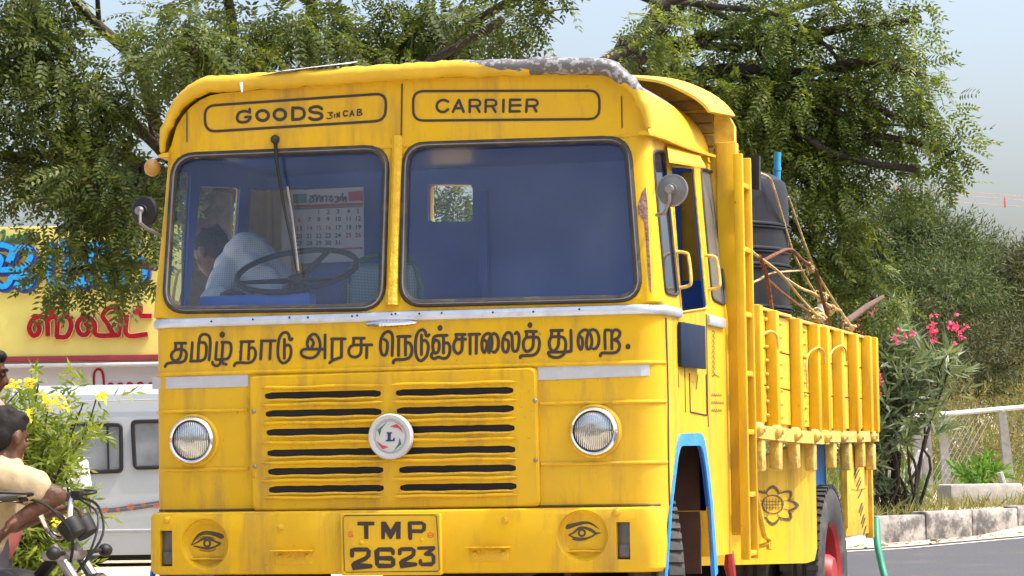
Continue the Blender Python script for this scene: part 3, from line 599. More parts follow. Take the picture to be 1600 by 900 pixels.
strokes(m, [[(120, 327), (268, 325)], [(132, 332), (130, 395)], [(125, 402), (275, 400)], [(220, 332), (220, 540), (190, 608), (150, 622), (107, 588), (87, 510), (107, 432), (140, 403)], [(325, 325), (495, 320)], [(345, 330), (345, 628)], [(445, 330), (440, 622)],
 [(565, 412), (603, 440), (605, 520), (570, 605), (537, 560), (530, 450), (560, 352), (628, 308), (672, 350), (688, 450), (668, 585)], [(640, 608), (628, 540), (640, 430), (672, 345), (720, 312), (768, 350), (788, 440), (778, 540), (740, 597), (708, 600)],
 [(885, 402), (933, 422), (948, 500), (928, 588), (896, 602), (862, 568), (852, 470), (872, 372), (920, 302), (968, 302), (998, 350), (1004, 450), (1012, 560), (1050, 592), (1088, 560), (1108, 450), (1108, 345), (1078, 293), (1050, 312)],
 [(1212, 280), (1383, 280)], [(1227, 285), (1226, 368)], [(1220, 372), (1340, 362)], [(1335, 287), (1328, 500), (1288, 568), (1230, 592), (1187, 550), (1177, 460), (1197, 402), (1230, 374)], [(1342, 372), (1400, 372), (1428, 440), (1418, 550), (1370, 628), (1290, 655), (1165, 657), (1133, 667), (1129, 688)]], TM, *A, wd=4.9)
dots(m, [(1280, 180, 39, 46)], TM, *A)
A = (840, 490, 10)
strokes(m, [[(207, 265), (388, 262)], [(222, 270), (217, 358)], [(210, 362), (350, 357)], [(330, 272), (325, 480), (288, 558), (240, 586), (197, 540), (182, 450), (202, 382)], [(352, 362), (400, 374), (438, 440), (434, 560), (418, 620), (368, 668), (290, 688), (202, 668), (168, 622), (192, 602), (330, 602), (500, 590), (524, 550), (520, 262)],
 [(652, 352), (690, 382), (704, 470), (680, 558), (647, 520), (632, 430), (652, 322), (718, 258), (785, 268), (832, 340), (848, 440), (828, 535), (792, 556)], [(775, 548), (762, 500), (768, 400), (795, 292), (850, 252), (918, 272), (957, 370), (948, 480), (910, 543), (872, 550)],
 [(1056, 548), (1052, 290), (1090, 257), (1148, 267), (1158, 300), (1160, 548)], [(1168, 300), (1202, 257), (1258, 262), (1288, 310), (1258, 378), (1205, 408), (1258, 442), (1282, 510), (1250, 588), (1180, 614), (1025, 615), (987, 635), (979, 660)]], TM, *A, wd=4.9)
dots(m, [(1412, 515, 40, 44)], TM, *A)
m.build('front_lettering', M['black_paint'], cabo, 0, False)
# pressed ridges, reflective tapes, seams
gl, gr = F(391, 690).x, F(842, 680).x
zr = [F(240, 645).z, F(240, 735).z]
m = MB(); zt_ = (F(300, 583).z+F(900, 570).z)/2; m.tube([Vector((x, yf(x, zt_)-.001, zt_)) for x in np.linspace(-1.222, 1.222, 60)], .010, 8)
for z in zr:
    for a, b in ((-1.222, gl-.01), (gr+.01, 1.222)): m.tube([Vector((x, yf(x, z)-.001, z)) for x in np.linspace(a, b, 26)], .0085, 8)
m.build('pressed_ridge', M['yellow'], cabo)
for q in ([(238, 590), (388, 585), (388, 604), (238, 608)], [(840, 574), (1015, 567), (1015, 587), (840, 594)]):
    m = MB(); n = 14; T_ = [m.bm.verts.new(F(q[0][0]+(q[1][0]-q[0][0])*t, q[0][1]+(q[1][1]-q[0][1])*t, .003)) for t in np.linspace(0, 1, n)]; B_ = [m.bm.verts.new(F(q[3][0]+(q[2][0]-q[3][0])*t, q[3][1]+(q[2][1]-q[3][1])*t, .003)) for t in np.linspace(0, 1, n)]
    for i in range(n-1): m.face([T_[i], T_[i+1], B_[i+1], B_[i]])
    m.build('reflective_tape', M['tape'], truck, 0)
m = MB()
m.tube([Vector((half(z)+.0005, .145+.006*math.sin(z*9), z)) for z in np.linspace(1.06, 1.9, 18)], .005, 6)
m.tube([Vector((half(z)+.0005, 1.03+.004*math.sin(z*11), z)) for z in np.linspace(1.42, 1.96, 12)], .004, 6)
m.tube([Vector((half(z)+.001, .52, z)) for z in np.linspace(1.48, 1.9, 10)], .003, 6)
for px, py in ((447, 645), (450, 729), (834, 626), (835, 719)):
    p = F(px-55 if px < 600 else px, py, .03)
m.tube([Vector((x, yf(x, 1.068)-.002, 1.062)) for x in np.linspace(-1.2, 1.2, 40)], .006, 6)
m.build('panel_seam', M['brown_paint'], cabo)
m = MB(); pl = [(1003, 300), (1009, 292), (1012, 320), (1013, 350), (1015, 390), (1017, 430), (1018, 460), (1015, 450), (1012, 410), (1009, 370), (1006, 340), (998, 333), (997, 320)]
vs = [m.bm.verts.new(F(x, y, .0025)) for x, y in pl]; cx = m.bm.verts.new(F(1009, 350, .003))
for i in range(len(vs)): m.face([cx, vs[i], vs[(i+1) % len(vs)]])
m.build('rust_patch', M['rust'], cabo, 0)
# grille: pressed plate with twelve slots
GP = rounded([(392, 588), (840, 574), (846, 791), (397, 798)], 10, 4)
m = MB(); y0 = -.028; gp = [F(v.x, v.y) for v in GP]
m.loft([[Vector((p.x, p.y+.02, p.z)) for p in gp], [Vector((p.x, y0+.022*abs(p.x)+.008, p.z)) for p in gp], [Vector((gp_.x*.985-.0004, y0+.022*abs(gp_.x), 1.37+(gp_.z-1.37)*.975)) for gp_ in gp]]); plate = m.mesh('g', 0)
slots = []
zs = [F(507, y).z for y in (617, 645, 674.5, 707, 736, 764)]; xl = (F(417, 690).x, F(598, 690).x); xr = (F(620, 690).x, F(806, 690).x)
m = MB()
for i, z in enumerate(zs):
    for a, b in (xl, xr):
        sh = .003*i; n_ = 16; pts = [Vector((a+sh+.016*(1-math.cos(t))/2*0+(b-a-.0)*k/n_, z+.0165)) for k, t in ((k, 0) for k in range(1, n_))]+[Vector((b+sh*.6-.004, z+.010)), Vector((b+sh*.6, z)), Vector((b+sh*.6-.004, z-.010))]+[Vector((a+sh+(b-a)*k/n_, z-.0165)) for k in range(n_-1, 0, -1)]+[Vector((a+sh+.004, z-.010)), Vector((a+sh, z)), Vector((a+sh+.004, z+.010))]
        m.prism([Vector((v.x, -.2, v.y+(.0042 if v.y < z else .002)*mnoise.noise(Vector((v.x*22, z*5, 0))))) for v in pts], (0, .4, 0))
slotc = m.mesh('c', 0)
grille_me = boolean(plate, [slotc]); smooth(grille_me, 30); grille = link('grille', grille_me, M['yellow'], truck)
m = MB(); m.box((0, .0, 1.37), (1.28, .012, .54), bev=0); back = m.build('slot_shade_sheet', M['dark'], grille)  # near-black sheet painted in for the shade behind the slots
m = MB()
for i in range(len(zs)+1):
    z = (zs[i-1]+zs[i])/2 if 0 < i < len(zs) else (zs[0]+.038 if i == 0 else zs[-1]-.038)
    for a, b in (xl, xr):
        m.tube([Vector((x, y0+.022*abs(x)-.002+.002*math.sin(x*25+i), z+.002*math.sin(x*17+i*2))) for x in np.linspace(a-.012, b+.012, 20)], [.003]+[.0075]*18+[.003], 8)
m.build('louvre_ridge', M['yellow'], grille)
for i, z in enumerate(zs):
    for a, b in (xl, xr):
        m = MB(); m.tube([Vector((x, y0+.022*abs(x)-.001, z-.0195+.0015*math.sin(x*31+i))) for x in np.linspace(a+.012, b-.006, 22)], [.002]+[.0055]*20+[.002], 6); m.build('louvre_lip', M['yellow_rough'], grille)
m = MB()
for px, py in ((394, 643), (396, 729), (834, 626), (835, 719)):
    m.sph(F(px+2, py, .032), (.010, .006, .010))
m.build('bolt', M['steel'], grille)
# round white badge
c = L(610.5, 682, 1, -.052); m = MB(); RX = Matrix.Translation(c) @ Matrix.Rotation(R(90), 4, 'X')
m.lathe([(0, .012), (.068, .012), (.072, .006), (.078, .006), (.082, .016), (.098, .018), (.104, .010), (.104, -.02)], RX, 40); badge = m.build('badge', M['white_plastic'], truck, 25)
BG = lambda px, py, off: Vector((lambda p: (p.x, p.y-off, p.z))(L(px, py, 1, c.y-.012)))
Bd = (560, 635, 9.47)
for nm, mt, pl in (('green_arrow', 'green_paint', [[(285, 345), (428, 228), (345, 330), (318, 440)], [(612, 460), (638, 560), (525, 655), (590, 560)]]), ('red_arrow', 'crimson', [[(470, 298), (570, 258), (630, 315), (662, 390), (600, 325)], [(265, 505), (360, 575), (455, 603), (360, 630), (310, 575)]])):
    m = MB(); polys(m, pl, BG, *Bd, base=.002); m.build(nm, M[mt], badge, 0, False)
m = MB(); polys(m, [[(418, 382), (500, 382), (500, 402), (482, 404), (480, 495), (512, 492), (520, 465), (542, 462), (538, 516), (406, 518), (408, 498), (432, 494), (434, 404), (418, 402)]], BG, *Bd, base=.002); m.build('badge_letter', M['ink_navy'], badge, 0, False)
# headlights
for px, py in ((304, 688), (930.5, 674)):
    p = F(px, py); y = p.y; T_ = Matrix.Translation((p.x, y, p.z)) @ Matrix.Rotation(R(90), 4, 'X')
    m = MB(); m.lathe([(.125, -.004), (.122, .010), (.113, .016), (.110, .012)], T_, 36); ring = m.build('headlight_surround', M['yellow'], truck, 40)
    m = MB(); m.lathe([(.113, -.02), (.113, .03), (.109, .044), (.101, .050), (.094, .046), (.092, .036)], T_, 40); hl = m.build('headlight', M['chrome'], truck, 40)
    m = MB(); m.lathe([(0, .050), (.03, .0495), (.06, .047), (.085, .040), (.0925, .034)], T_, 36); m.build('lens', M['lamp_glass'], hl, 60)
    m = MB(); m.lathe([(.0935, .042), (.0905, .044), (.0895, .0385)], T_, 36); m.build('lens_gasket', M['rubber'], hl, 60)
# bumper
def yb(x, z=0):
    a = abs(x); y = -.065+.022*a; wd, r = 1.228, .09
    if a > wd-r: q = min(a-(wd-r), r-.0005); y += r-math.sqrt(r*r-q*q)
    return y
def bl(z, ins):
    xs = [-(1.138) - .0895*math.sin(t) for t in np.linspace(math.pi/2, 0, 8)] + list(np.linspace(-1.138, 1.138, 24))[1:-1] + [1.138 + .0895*math.sin(t) for t in np.linspace(0, math.pi/2, 8)]
    k = (1.228-ins)/1.228
    return [Vector((-1.228*k, .07, z))] + [Vector((x*k, yb(x)+ins, z)) for x in xs] + [Vector((1.228*k, .07, z))]
m = MB(); m.loft([bl(.765, .02), bl(.77, .008), bl(.785, 0), bl(.9, -.002), bl(1.028, 0), bl(1.046, .006), bl(1.053, .018)]); bump = m.mesh('b', 0)
dish = []; m = MB()
DC = [L(320, 850, 1, -.045), L(910.5, 837, 1, -.045)]
for p in DC:
    m.lathe([(0, -.038), (.095, -.036), (.112, -.020), (.121, .02), (.135, .09), (0, .09)], Matrix.Translation((p.x, yb(p.x), p.z)) @ Matrix.Rotation(R(90), 4, 'X'), 40)
lw = [L(259.5, 857, 1, -.04), L(974, 845, 1, -.04)]
for p in lw: m.box((p.x, yb(p.x), p.z), (.062, .09, .165))
bmesh.ops.recalc_face_normals(m.bm, faces=m.bm.faces[:])
bumper_me = boolean(bump, [m.mesh('c', 0)]); smooth(bumper_me, 30); bumper = link('bumper', bumper_me, M['yellow'], truck)
for p in lw:
    m = MB(); m.box((p.x, yb(p.x)+.036, p.z), (.06, .01, .162), bev=.002); m.box((p.x, yb(p.x)+.026, p.z-.045), (.05, .012, .06), bev=.004); m.build('marker_lens', M['plastic_grey'], bumper)
for i, p in enumerate(DC):
    m = MB(); m.tube([Vector((p.x-.082, yb(p.x)+.030, p.z-.071)), Vector((p.x, yb(p.x)+.024, p.z-.068)), Vector((p.x+.082, yb(p.x)+.030, p.z-.071))], .009, 8, flat=.6); m.build('dish_ledge', M['yellow'], bumper)
    EM = lambda px, py, off: (lambda q: Vector((q.x, q.y-off, q.z)))(L(px, py, 1, yb(p.x)+.0375))
    m = MB()
    if i == 0:
        E_ = (270, 800, 9)
        strokes(m, [([(270, 452), (310, 388), (380, 318), (480, 292), (600, 312), (688, 345)], [1.4, 3, 5, 6, 7, 8]), ([(262, 465), (340, 430), (430, 378), (520, 378), (600, 415), (672, 440)], [1.5, 2.5, 4, 4, 3, 3]), ([(300, 480), (400, 500), (480, 515), (580, 495), (672, 447)], [2, 3.4, 4, 3, 2.4]), ([(380, 530), (470, 550), (560, 545), (608, 517)], 1.2), ([(345, 385), (400, 355), (470, 345), (540, 355), (590, 375)], 1.1)], EM, *E_)
        strokes(m, [[(485+42*math.cos(t), 440+46*math.sin(t)) for t in np.linspace(0, 2*math.pi, 9)]], EM, *E_, wd=3.4)
    else:
        E_ = (860, 790, 9)
        strokes(m, [([(240, 300), (350, 268), (480, 240), (580, 257), (678, 322)], [8, 6, 4.4, 3.2, 1.2]), ([(265, 410), (330, 380), (400, 322), (480, 312), (570, 342), (640, 388), (705, 385)], [2, 3, 4, 4, 5, 4, 1.4]), ([(265, 415), (340, 452), (440, 466), (540, 452), (640, 402)], [2, 3, 3.4, 3, 2.4]), ([(320, 472), (400, 488), (500, 475)], 2.2)], EM, *E_)
        strokes(m, [[(443+44*math.cos(t), 383+44*math.sin(t)) for t in np.linspace(0, 2*math.pi, 9)]], EM, *E_, wd=3.2)
    m.build('painted_eye', M['brown_paint'], bumper, 0, False)
for px, py in ((459, 863), (764, 858)):                          # small folding steps
    p = L(px, py, 1, -.06); m = MB(); y = yb(p.x); m.box((p.x, y-.024, p.z+.008), (.2, .052, .006), bev=.002); m.box((p.x, y-.003, p.z-.025), (.18, .006, .06), bev=.002); m.sph((p.x-.065, y-.008, p.z-.018), .011); m.sph((p.x+.065, y-.008, p.z-.018), .011); m.build('bumper_step', M['yellow_rough'], bumper)
m = MB()
for px, py in ((437, 824), (789, 813), (962, 800), (258, 812)): p = L(px, py, 1, -.06); m.lathe([(0, .012), (.008, .012), (.013, .009), (.013, .004), (.018, .003), (.019, 0)], Matrix.Translation((p.x, yb(p.x)+.001, p.z)) @ Matrix.Rotation(R(90), 4, 'X'), 12)
m.build('bolt', M['yellow_rough'], bumper)
# number plate
KP = lambda px, py, off: (lambda q: Vector((q.x, q.y-off, q.z)))(L(px, py, 1, -.088))
K = (525, 795, 8.571); m = MB()
cr = [KP(525+x/8.571, 795+y/8.571, 0) for x, y in ((55, 62), (1390, 58), (1408, 888), (72, 895))]
pp = rounded([(q.x, q.z) for q in cr], .01, 3); m.loft([[Vector((v.x, -.05, v.y)) for v in pp], [Vector((v.x, -.084, v.y)) for v in pp], [Vector((v.x*.993, -.088, .905+(v.y-.905)*.985)) for v in pp]]); plate_o = m.build('number_plate', M['yellow'], truck, 30)
m = MB(); B6 = [(95, 120), (120, 92), (700, 86), (1320, 84), (1348, 110), (1368, 450), (1386, 805), (1362, 836), (700, 842), (145, 850), (115, 825), (102, 450), (95, 120)]
strokes(m, [(B6, 1.1)], KP, *K, sm=False)
m.build('plate_border', M['brown_paint'], plate_o, 0, False); m = MB()
polys(m, [[(290, 172), (516, 172), (516, 222), (436, 222), (436, 404), (380, 404), (376, 224), (290, 222)], [(605, 172), (668, 172), (735, 282), (800, 172), (870, 172), (866, 404), (806, 404), (806, 300), (748, 404), (718, 404), (660, 302), (656, 406), (608, 406)]], KP, *K, base=.0022)
strokes(m, [([(996, 392), (988, 195)], 6.6), ([(988, 192), (1150, 190), (1183, 215), (1180, 280), (1148, 300), (1000, 300)], 5.6)], KP, *K, sm=False)
strokes(m, [([(218, 628), (218, 552), (250, 546), (420, 545), (440, 570), (438, 625), (400, 665), (250, 730), (228, 760), (228, 772), (468, 768)], 6.6), ([(765, 595), (762, 560), (740, 545), (570, 545), (548, 565), (552, 745), (575, 765), (745, 765), (768, 745), (766, 682), (745, 664), (565, 662)], 6.4),
  ([(855, 600), (855, 552), (880, 542), (1015, 538), (1042, 560), (1040, 610), (1005, 645), (890, 700), (868, 725), (868, 752), (1068, 745)], 6.2), ([(1110, 528), (1312, 522)], 5.4), ([(1310, 530), (1205, 602)], 5.4), ([(1200, 606), (1285, 612), (1308, 640), (1308, 720), (1285, 742), (1145, 746), (1133, 730), (1133, 695)], 5.6)], KP, *K, sm=False)
m.build('plate_lettering', M['black_paint'], plate_o, 0, False); m = MB()
strokes(m, [([(225, 322), (195, 308), (168, 340), (180, 372), (222, 372), (222, 348), (200, 346)], 1.1), ([(1266+36*math.cos(t), 352+34*math.sin(t)) for t in np.linspace(0, 2*math.pi, 9)], 1.1), ([(1236, 360), (1296, 352)], .9), ([(1300, 330), (1312, 372)], .9)], KP, *K)
m.build('plate_red_marks', M['red_paint'], plate_o, 0, False)
m = MB()
for x, y in ((340, 455), (1150, 420)): m.sph(KP(525+x/8.571, 795+y/8.571, 0), (.010, .006, .010))
m.build('bolt', M['yellow_rough'], plate_o)
# wiper
m = MB(); m.tube([F(430, 218, .03), F(432, 250, .04), F(443, 320, .055), (F(456, 380, .05)), F(464, 425, .03)], [.010, .009, .007, .006, .005], 8); wp = m.build('wiper', M['black'], truck)
m = MB(); m.tube([F(449, 292, .048), F(456, 335, .05), F(466, 424, .03)], .006, 6); m.build('wiper_blade', M['steel'], wp)
m = MB(); m.sph(F(430, 218, .02), (.022, .03, .022)); m.build('wiper_pivot', M['rubber'], wp)
# mirrors, indicator
def disc_mirror(c, r, facing, mback, arm):
    T_ = Matrix.Translation(c) @ facing.to_track_quat('Z', 'Y').to_matrix().to_4x4()
    mb = MB(); mb.lathe([(0, .026), (.2*r, .026), (.26*r, .016), (.40*r, .014), (.42*r, .008), (.92*r, -.004), (r, -.010), (r, -.022), (.95*r, -.026), (0, -.026)], T_, 40); mo = mb.build('wing_mirror', mback, truck, 25)
    mb = MB(); mb.lathe([(0, .045), (.018, .042), (.022, .026)], T_, 14); (mb.lathe([(.93*r, -.003), (1.02*r, -.004), (1.03*r, -.016), (.98*r, -.02)], T_, 40) if c.x > 0 else None); mb.tube(arm, .008, 8); mb.build('mirror_arm', M['steel'], mo)
    return mo
c1 = L(1049, 297, 1, -.02); disc_mirror(c1, .072, Vector((-.1, -1, .05)), M['mirror_back'], [c1+Vector((0, -.035, 0)), L(1046, 315, 1, -.05), L(1038, 334, 1, .0), Vector((half(2.35), .10, L(1022, 336, 1, .1).z))])
c2 = L(223.5, 330, 1, .02); disc_mirror(c2, .072, Vector((-.25, -1, .0)), M['black'], [c2+Vector((0, -.035, 0)), c2+Vector((.01, -.06, -.06)), c2+Vector((.03, -.03, -.085)), L(250, 368, 1, .12)])
p = L(238, 262, 1, .18); m = MB(); m.sph(p, (.038, .046, .042)); ind = m.build('indicator_lamp', M['orange_lamp'], truck); m = MB(); m.tube([p+Vector((.01, 0, .02)), p+Vector((.05, .03, .06)), L(256, 230, 1, .2)], .009, 8); m.build('lamp_bracket', M['rubber'], ind)
# side details: gutter, visor, handles, board, hatch, strip end, arch trim
for sx in (-1, 1):
    m = MB(); pts = [Vector((-.028+sx*(1.172+.026*min(1, t*6)), .14+1.38*t, 2.742+.035*t*t)) for t in np.linspace(0, 1, 20)]
    m.loft([[p+Vector((0, 0, .010)), p+Vector((sx*.022, 0, .002)), p+Vector((sx*.022, 0, -.010)), p+Vector((-sx*.03, 0, -.008)), p+Vector((-sx*.03, 0, .012))] for p in pts]); m.build('roof_gutter', M['yellow_rough'], truck)
    v0, v1 = S(1042, 228), S(1089, 238); v2, v3 = S(1101, 263, .09), S(1044, 254, .09)
    m = MB(); m.prism([Vector((hx(v.z, sx)+sx*e, v.y, v.z)) for v, e in ((v0, .0), (v1, .0), (v2, .09), (v3, .09))], (0, 0, .010)); (m.build('window_visor', M['yellow'], truck, 0) if sx > 0 else m.bm.free())
    for pa, pb in (((1056, 393), (1060, 450)), ((1101, 399), (1106, 453))):
        ha, hb_ = S(*pa), S(*pb); m = MB(); X = lambda z, e: hx(z, sx)+sx*e
        m.tube(cat_rom([(X(ha.z, 0), ha.y, ha.z), (X(ha.z, .045), ha.y, ha.z-.008), (X(ha.z, .06), ha.y, ha.z-.03), (X(hb_.z, .06), hb_.y, hb_.z+.03), (X(hb_.z, .045), hb_.y, hb_.z+.008), (X(hb_.z, 0), hb_.y, hb_.z)], 4), .008, 8); m.build('grab_handle', M['yellow_worn'], truck)
    m = MB(); o = [Vector((sx*1.2265, y, z)) for y, z in ARCH_OUT]; i_ = [Vector((sx*1.2265, y, z)) for y, z in ARCH_IN]
    o2 = [p+Vector((sx*.008, 0, 0)) for p in o]; i2 = [p+Vector((sx*.008, 0, 0)) for p in i_]; i3 = [p-Vector((sx*.012, 0, 0)) for p in i_]
    m.loft([o, o2, i2, i3], False, False, False); m.build('wheel_arch_trim', M['blue'], truck, 0)
m = MB(); rt = Matrix.Rotation(R(-3), 3, 'Z'); m.box((1.250, .59, 1.79), (.016, .44, .205), rt, .004); m.build('side_board', M['navy'], truck)
m = MB(); m.tube([(1.2275, .62, 1.665), (1.2275, .62, 1.485), (1.2275, 1.0, 1.475), (1.2275, 1.0, 1.67)], .004, 6); m.build('hatch_outline', M['brown_paint'], cabo)
m = MB(); m.box((1.233, 1.25, 1.934), (.02, .38, .05), None, .006); m.build('rear_waist_strip', M['aluminium'], truck)
m = MB()
for k, (py, n) in enumerate(((617, 5), (629, 6), (641, 5))):
    strokes(m, [([(1112+i*3.4, py+2), (1113+i*3.4, py-2), (1114.4+i*3.4, py+1.6)], .8) for i in range(n)], lambda a, b, o: S(a, b, o), sm=False)
for k in range(9): strokes(m, [([(1112, 520+k*8), (1114.5, 516+k*8), (1117, 521+k*8), (1113, 523+k*8)], .8)], lambda a, b, o: S(a, b, o), sm=False)
strokes(m, [([(1113, 589), (1117, 585), (1124, 589)], 1.0), ([(1081, 595), (1088, 608), (1091, 585)], .8), ([(1060, 585), (1061, 605)], .8)], lambda a, b, o: S(a, b, o), sm=False)
m.build('side_lettering', M['brown_paint'], cabo, 0, False)
# wheel housing, front wheels
m = MB()
for sx in (-1, 1):
    m.box((sx*.76, .65, 1.0), (.03, 1.1, .8)); m.box((sx*.98, .65, 1.375), (.44, 1.06, .02)); m.box((sx*.97, 1.035, 1.05), (.42, .02, .66))
m.build('wheel_housing', M['rust_dark'], truck)
def wheel(y, x, steer=0.0, dual=False, sgn=1):
    rt = empty('wheel', (x, y, .585)); rt.parent = truck; rt.rotation_euler = (0, 0, steer); Tz = Matrix.Rotation(R(90), 4, 'Y') if sgn > 0 else Matrix.Rotation(R(-90), 4, 'Y')
    wd = .24; rr = .525; mb = MB()
    prof = [(.30, wd*.40), (.36, wd*.5), (.44, wd*.53), (rr-.02, wd*.47), (rr, wd*.40)]
    prof = prof + [(rr+.006, .04), (rr-.012, .035), (rr-.012, .02), (rr+.006, .015), (rr+.006, -.015), (rr-.012, -.02), (rr-.012, -.035), (rr+.006, -.04)] + [(a, -b) for a, b in prof[::-1]]
    mb.lathe([(a, b-wd/2) for a, b in prof], Tz, 56)
    for k in range(56):
        for s_ in (-1, 1):
            a = 2*math.pi*k/56; m4 = Tz @ Matrix.Rotation(a, 4, 'Z') @ Matrix.Translation((rr+.001, 0, s_*.078-wd/2)); t = bmesh.new(); bmesh.ops.create_cube(t, size=1, matrix=m4 @ Matrix.Diagonal((.022, .030, .070, 1))); mb.merge(t)
    ty = mb.build('tyre', M['tyre'], rt, 30)
    mb = MB(); mb.lathe([(.315, -.01), (.30, -.02), (.285, -.03), (.27, -.09), (.13, -.10), (.12, -.03), (.10, .0), (0, .0)], Tz, 32)
    for k in range(8): a = 2*math.pi*k/8; mb.lathe([(0, .02), (.014, .02), (.016, 0)], Tz @ Matrix.Translation((.19*math.cos(a), .19*math.sin(a), -.098)), 8)
    mb.build('rim', M['red_rim'], rt, 30)
    if dual:
        mb = MB(); mb.lathe([(a, b-wd*1.5-.05) for a, b in prof], Tz, 40); mb.build('inner_tyre', M['tyre'], rt, 30)
    return rt
wheel(.60, 1.13, R(20), False, 1); wheel(.60, -1.13, R(20), False, -1); wheel(4.60, 1.24, 0, True, 1); wheel(4.60, -1.24, 0, True, -1)
m = MB(); 
for sx in (-.42, .42): m.box((sx, 3.4, .92), (.09, 5.4, .22), None, .01)
m.tube([(-1.0, .6, .585), (1.0, .6, .585)], .06, 10); m.tube([(-.95, 4.6, .585), (.95, 4.6, .585)], .11, 12); m.sph((0, 4.6, .585), (.2, .22, .2)); m.box((0, 1.0, .9), (.6, .8, .4), None, .05)
for y in np.linspace(1.9, 5.6, 7): m.box((0, y, 1.06), (1.5, .09, .08))
m.build('chassis', M['dark'], truck)
m = MB(); q = L(1140, 885, 0, 1.1); m.tube([q+Vector((0, 0, .08)), q, q+Vector((.01, .03, -.10))], [.022, .03, .02], 8); m.build('shackle', M['red_rim'], truck)
# interior
m = MB(); m.box((-.77, .25, 2.02), (.56, .10, .10), None, .015); m.box((0, .24, 1.93), (2.2, .28, .08), None, .02); m.build('dashboard', mat('bright_blue_dash_paint', (.02, .16, .62), .4), truck)
sc_ = Vector((-.645, .46, 2.195)); TS = Matrix.Translation(sc_) @ Matrix.Rotation(R(24), 4, 'X'); ringp = [TS @ Vector((.29*math.cos(t), .29*math.sin(t), 0)) for t in np.linspace(0, 2*math.pi, 41)[:-1]]
m = MB(); m.tube(ringp, .0145, 8, True); sw = m.build('steering_wheel', M['black'], truck)
m = MB(); hub = TS @ Vector((0, 0, -.05)); m.sph(hub, (.06, .06, .035)); 
for a in (75, 210, 330): m.tube([hub, TS @ Vector((.285*math.cos(R(a)), .285*math.sin(R(a)), 0))], [.03, .018], 8, flat=.5)
m.tube([hub, hub+Vector((0, -.16, -.35))], .028, 10); m.build('spoke', M['black'], sw)
m = MB(); m.box((-.40, 1.02, 2.02), (.36, .05, .48), Matrix.Rotation(R(-8), 3, 'X'), .05, 4); st = m.build('seat_back', M['weave'], truck)
m = MB(); m.tube([(-.60, .99, 1.8), (-.60, 1.03, 2.14), (-.56, 1.05, 2.26), (-.46, 1.06, 2.305), (-.34, 1.06, 2.305), (-.24, 1.05, 2.26), (-.20, 1.03, 2.14), (-.20, .99, 1.8)], .017, 8); m.build('seat_frame', M['weave_green'], st)
m = MB(); m.box((-.7, .95, 1.66), (.55, .5, .14), None, .04); m.box((.45, 1.0, 1.66), (1.2, .5, .14), None, .04); m.build('seat', M['navy'], truck)
m = MB(); m.box((-.02, 1.515, 2.2), (.05, .02, .9), None, .005); m.box((-.52, 1.515, 2.2), (.05, .02, .9), None, .005); m.build('rear_wall_rib', M['blue_in'], truck)
m = MB(); m.box((-1.02, 1.36, 2.3), (.05, .03, .62), None, .005); m.build('door_edge', mat('cream_paint', (.45, .38, .26), .6), truck)
# headboard with curved hood above the cab, ladder
hb = [(-1.27, .95), (-1.27, 2.80)] + [(-1.27+.0, 2.93), (-1.22, 3.03), (-1.1, 3.12), (-.9, 3.19), (-.5, 3.225), (0, 3.235), (.5, 3.225), (.9, 3.19), (1.1, 3.12), (1.22, 3.03), (1.27, 2.93), (1.27, 2.80), (1.27, .95)]
m = MB(); m.prism([Vector((x, 1.60, z)) for x, z in hb], (0, .06, 0)); hbm = m.mesh('h', 0)
mb = MB(); mb.prism([Vector((v.x, 1.4, v.y)) for v in RWC], (0, .5, 0)); hbm = boolean(hbm, [mb.mesh('c', 0)]); smooth(hbm, 30)
hbo = link('headboard', hbm, M['yellow_wood'], truck)
m = MB(); path = [(v.x, v.y) for v in cat_rom([Vector(q) for q in hb[1:-1]], 4)]; secs = []
for i, (x, z) in enumerate(path):
    a = path[max(0, i-1)]; b = path[min(len(path)-1, i+1)]; t = Vector((b[0]-a[0], 0, b[1]-a[1])).normalized(); nn = Vector((-t.z, 0, t.x)); j = .012*mnoise.noise(Vector((x*4, z*4, 3)))
    p = Vector((x, 1.60, z)); secs.append([p+Vector((0, -.34, 0))+nn*(-.05+j), p+Vector((0, -.34, 0))+nn*(-.036+j), p+Vector((0, .07, 0))+nn*.014, p+Vector((0, .07, 0))-nn*.003])
m.loft(secs[6:-6]); m.build('hood_board', M['yellow_wood'], hbo, 60)
m = MB()
for k, z in enumerate((2.80, 2.86, 2.92, 2.98, 3.04)): m.box((.86, 1.592, z), (.62, .03, .05), Matrix.Rotation(R(2*math.sin(k*3)), 3, 'Y'), .006)
m.build('roof_plank', mat('grimy_yellow_plank', (.22, .14, .03), .8, var=.4, scale=8, bump=.6), hbo)
m = MB(); m.box((1.23, 1.62, 1.87), (.10, .09, 1.96), None, .008); m.box((-1.23, 1.62, 1.87), (.10, .09, 1.96), None, .008); m.build('corner_post', M['yellow'], hbo)
lad = empty('ladder', (1.30, 1.6, .78)); lad.parent = truck; lad['label'] = 'yellow steel ladder on the side behind the cab'
def at(par, mb, name, mt, angle=35): 
    o = mb.build(name, mt, par, angle); o.data.transform(Matrix.Translation(-par.location)); return o
for dy in (1.515, 1.73):
    m = MB(); m.box((1.305, dy, 1.775), (.045, .035 if dy < 1.6 else .026, 2.01), None, .005); at(lad, m, 'ladder_rail', M['yellow'])
for z in (.80, 1.09, 1.40, 1.69, 1.985, 2.31, 2.63):
    m = MB(); m.box((1.305, 1.62, z), (.032, .20, .026), None, .004); at(lad, m, 'rung', M['yellow'])
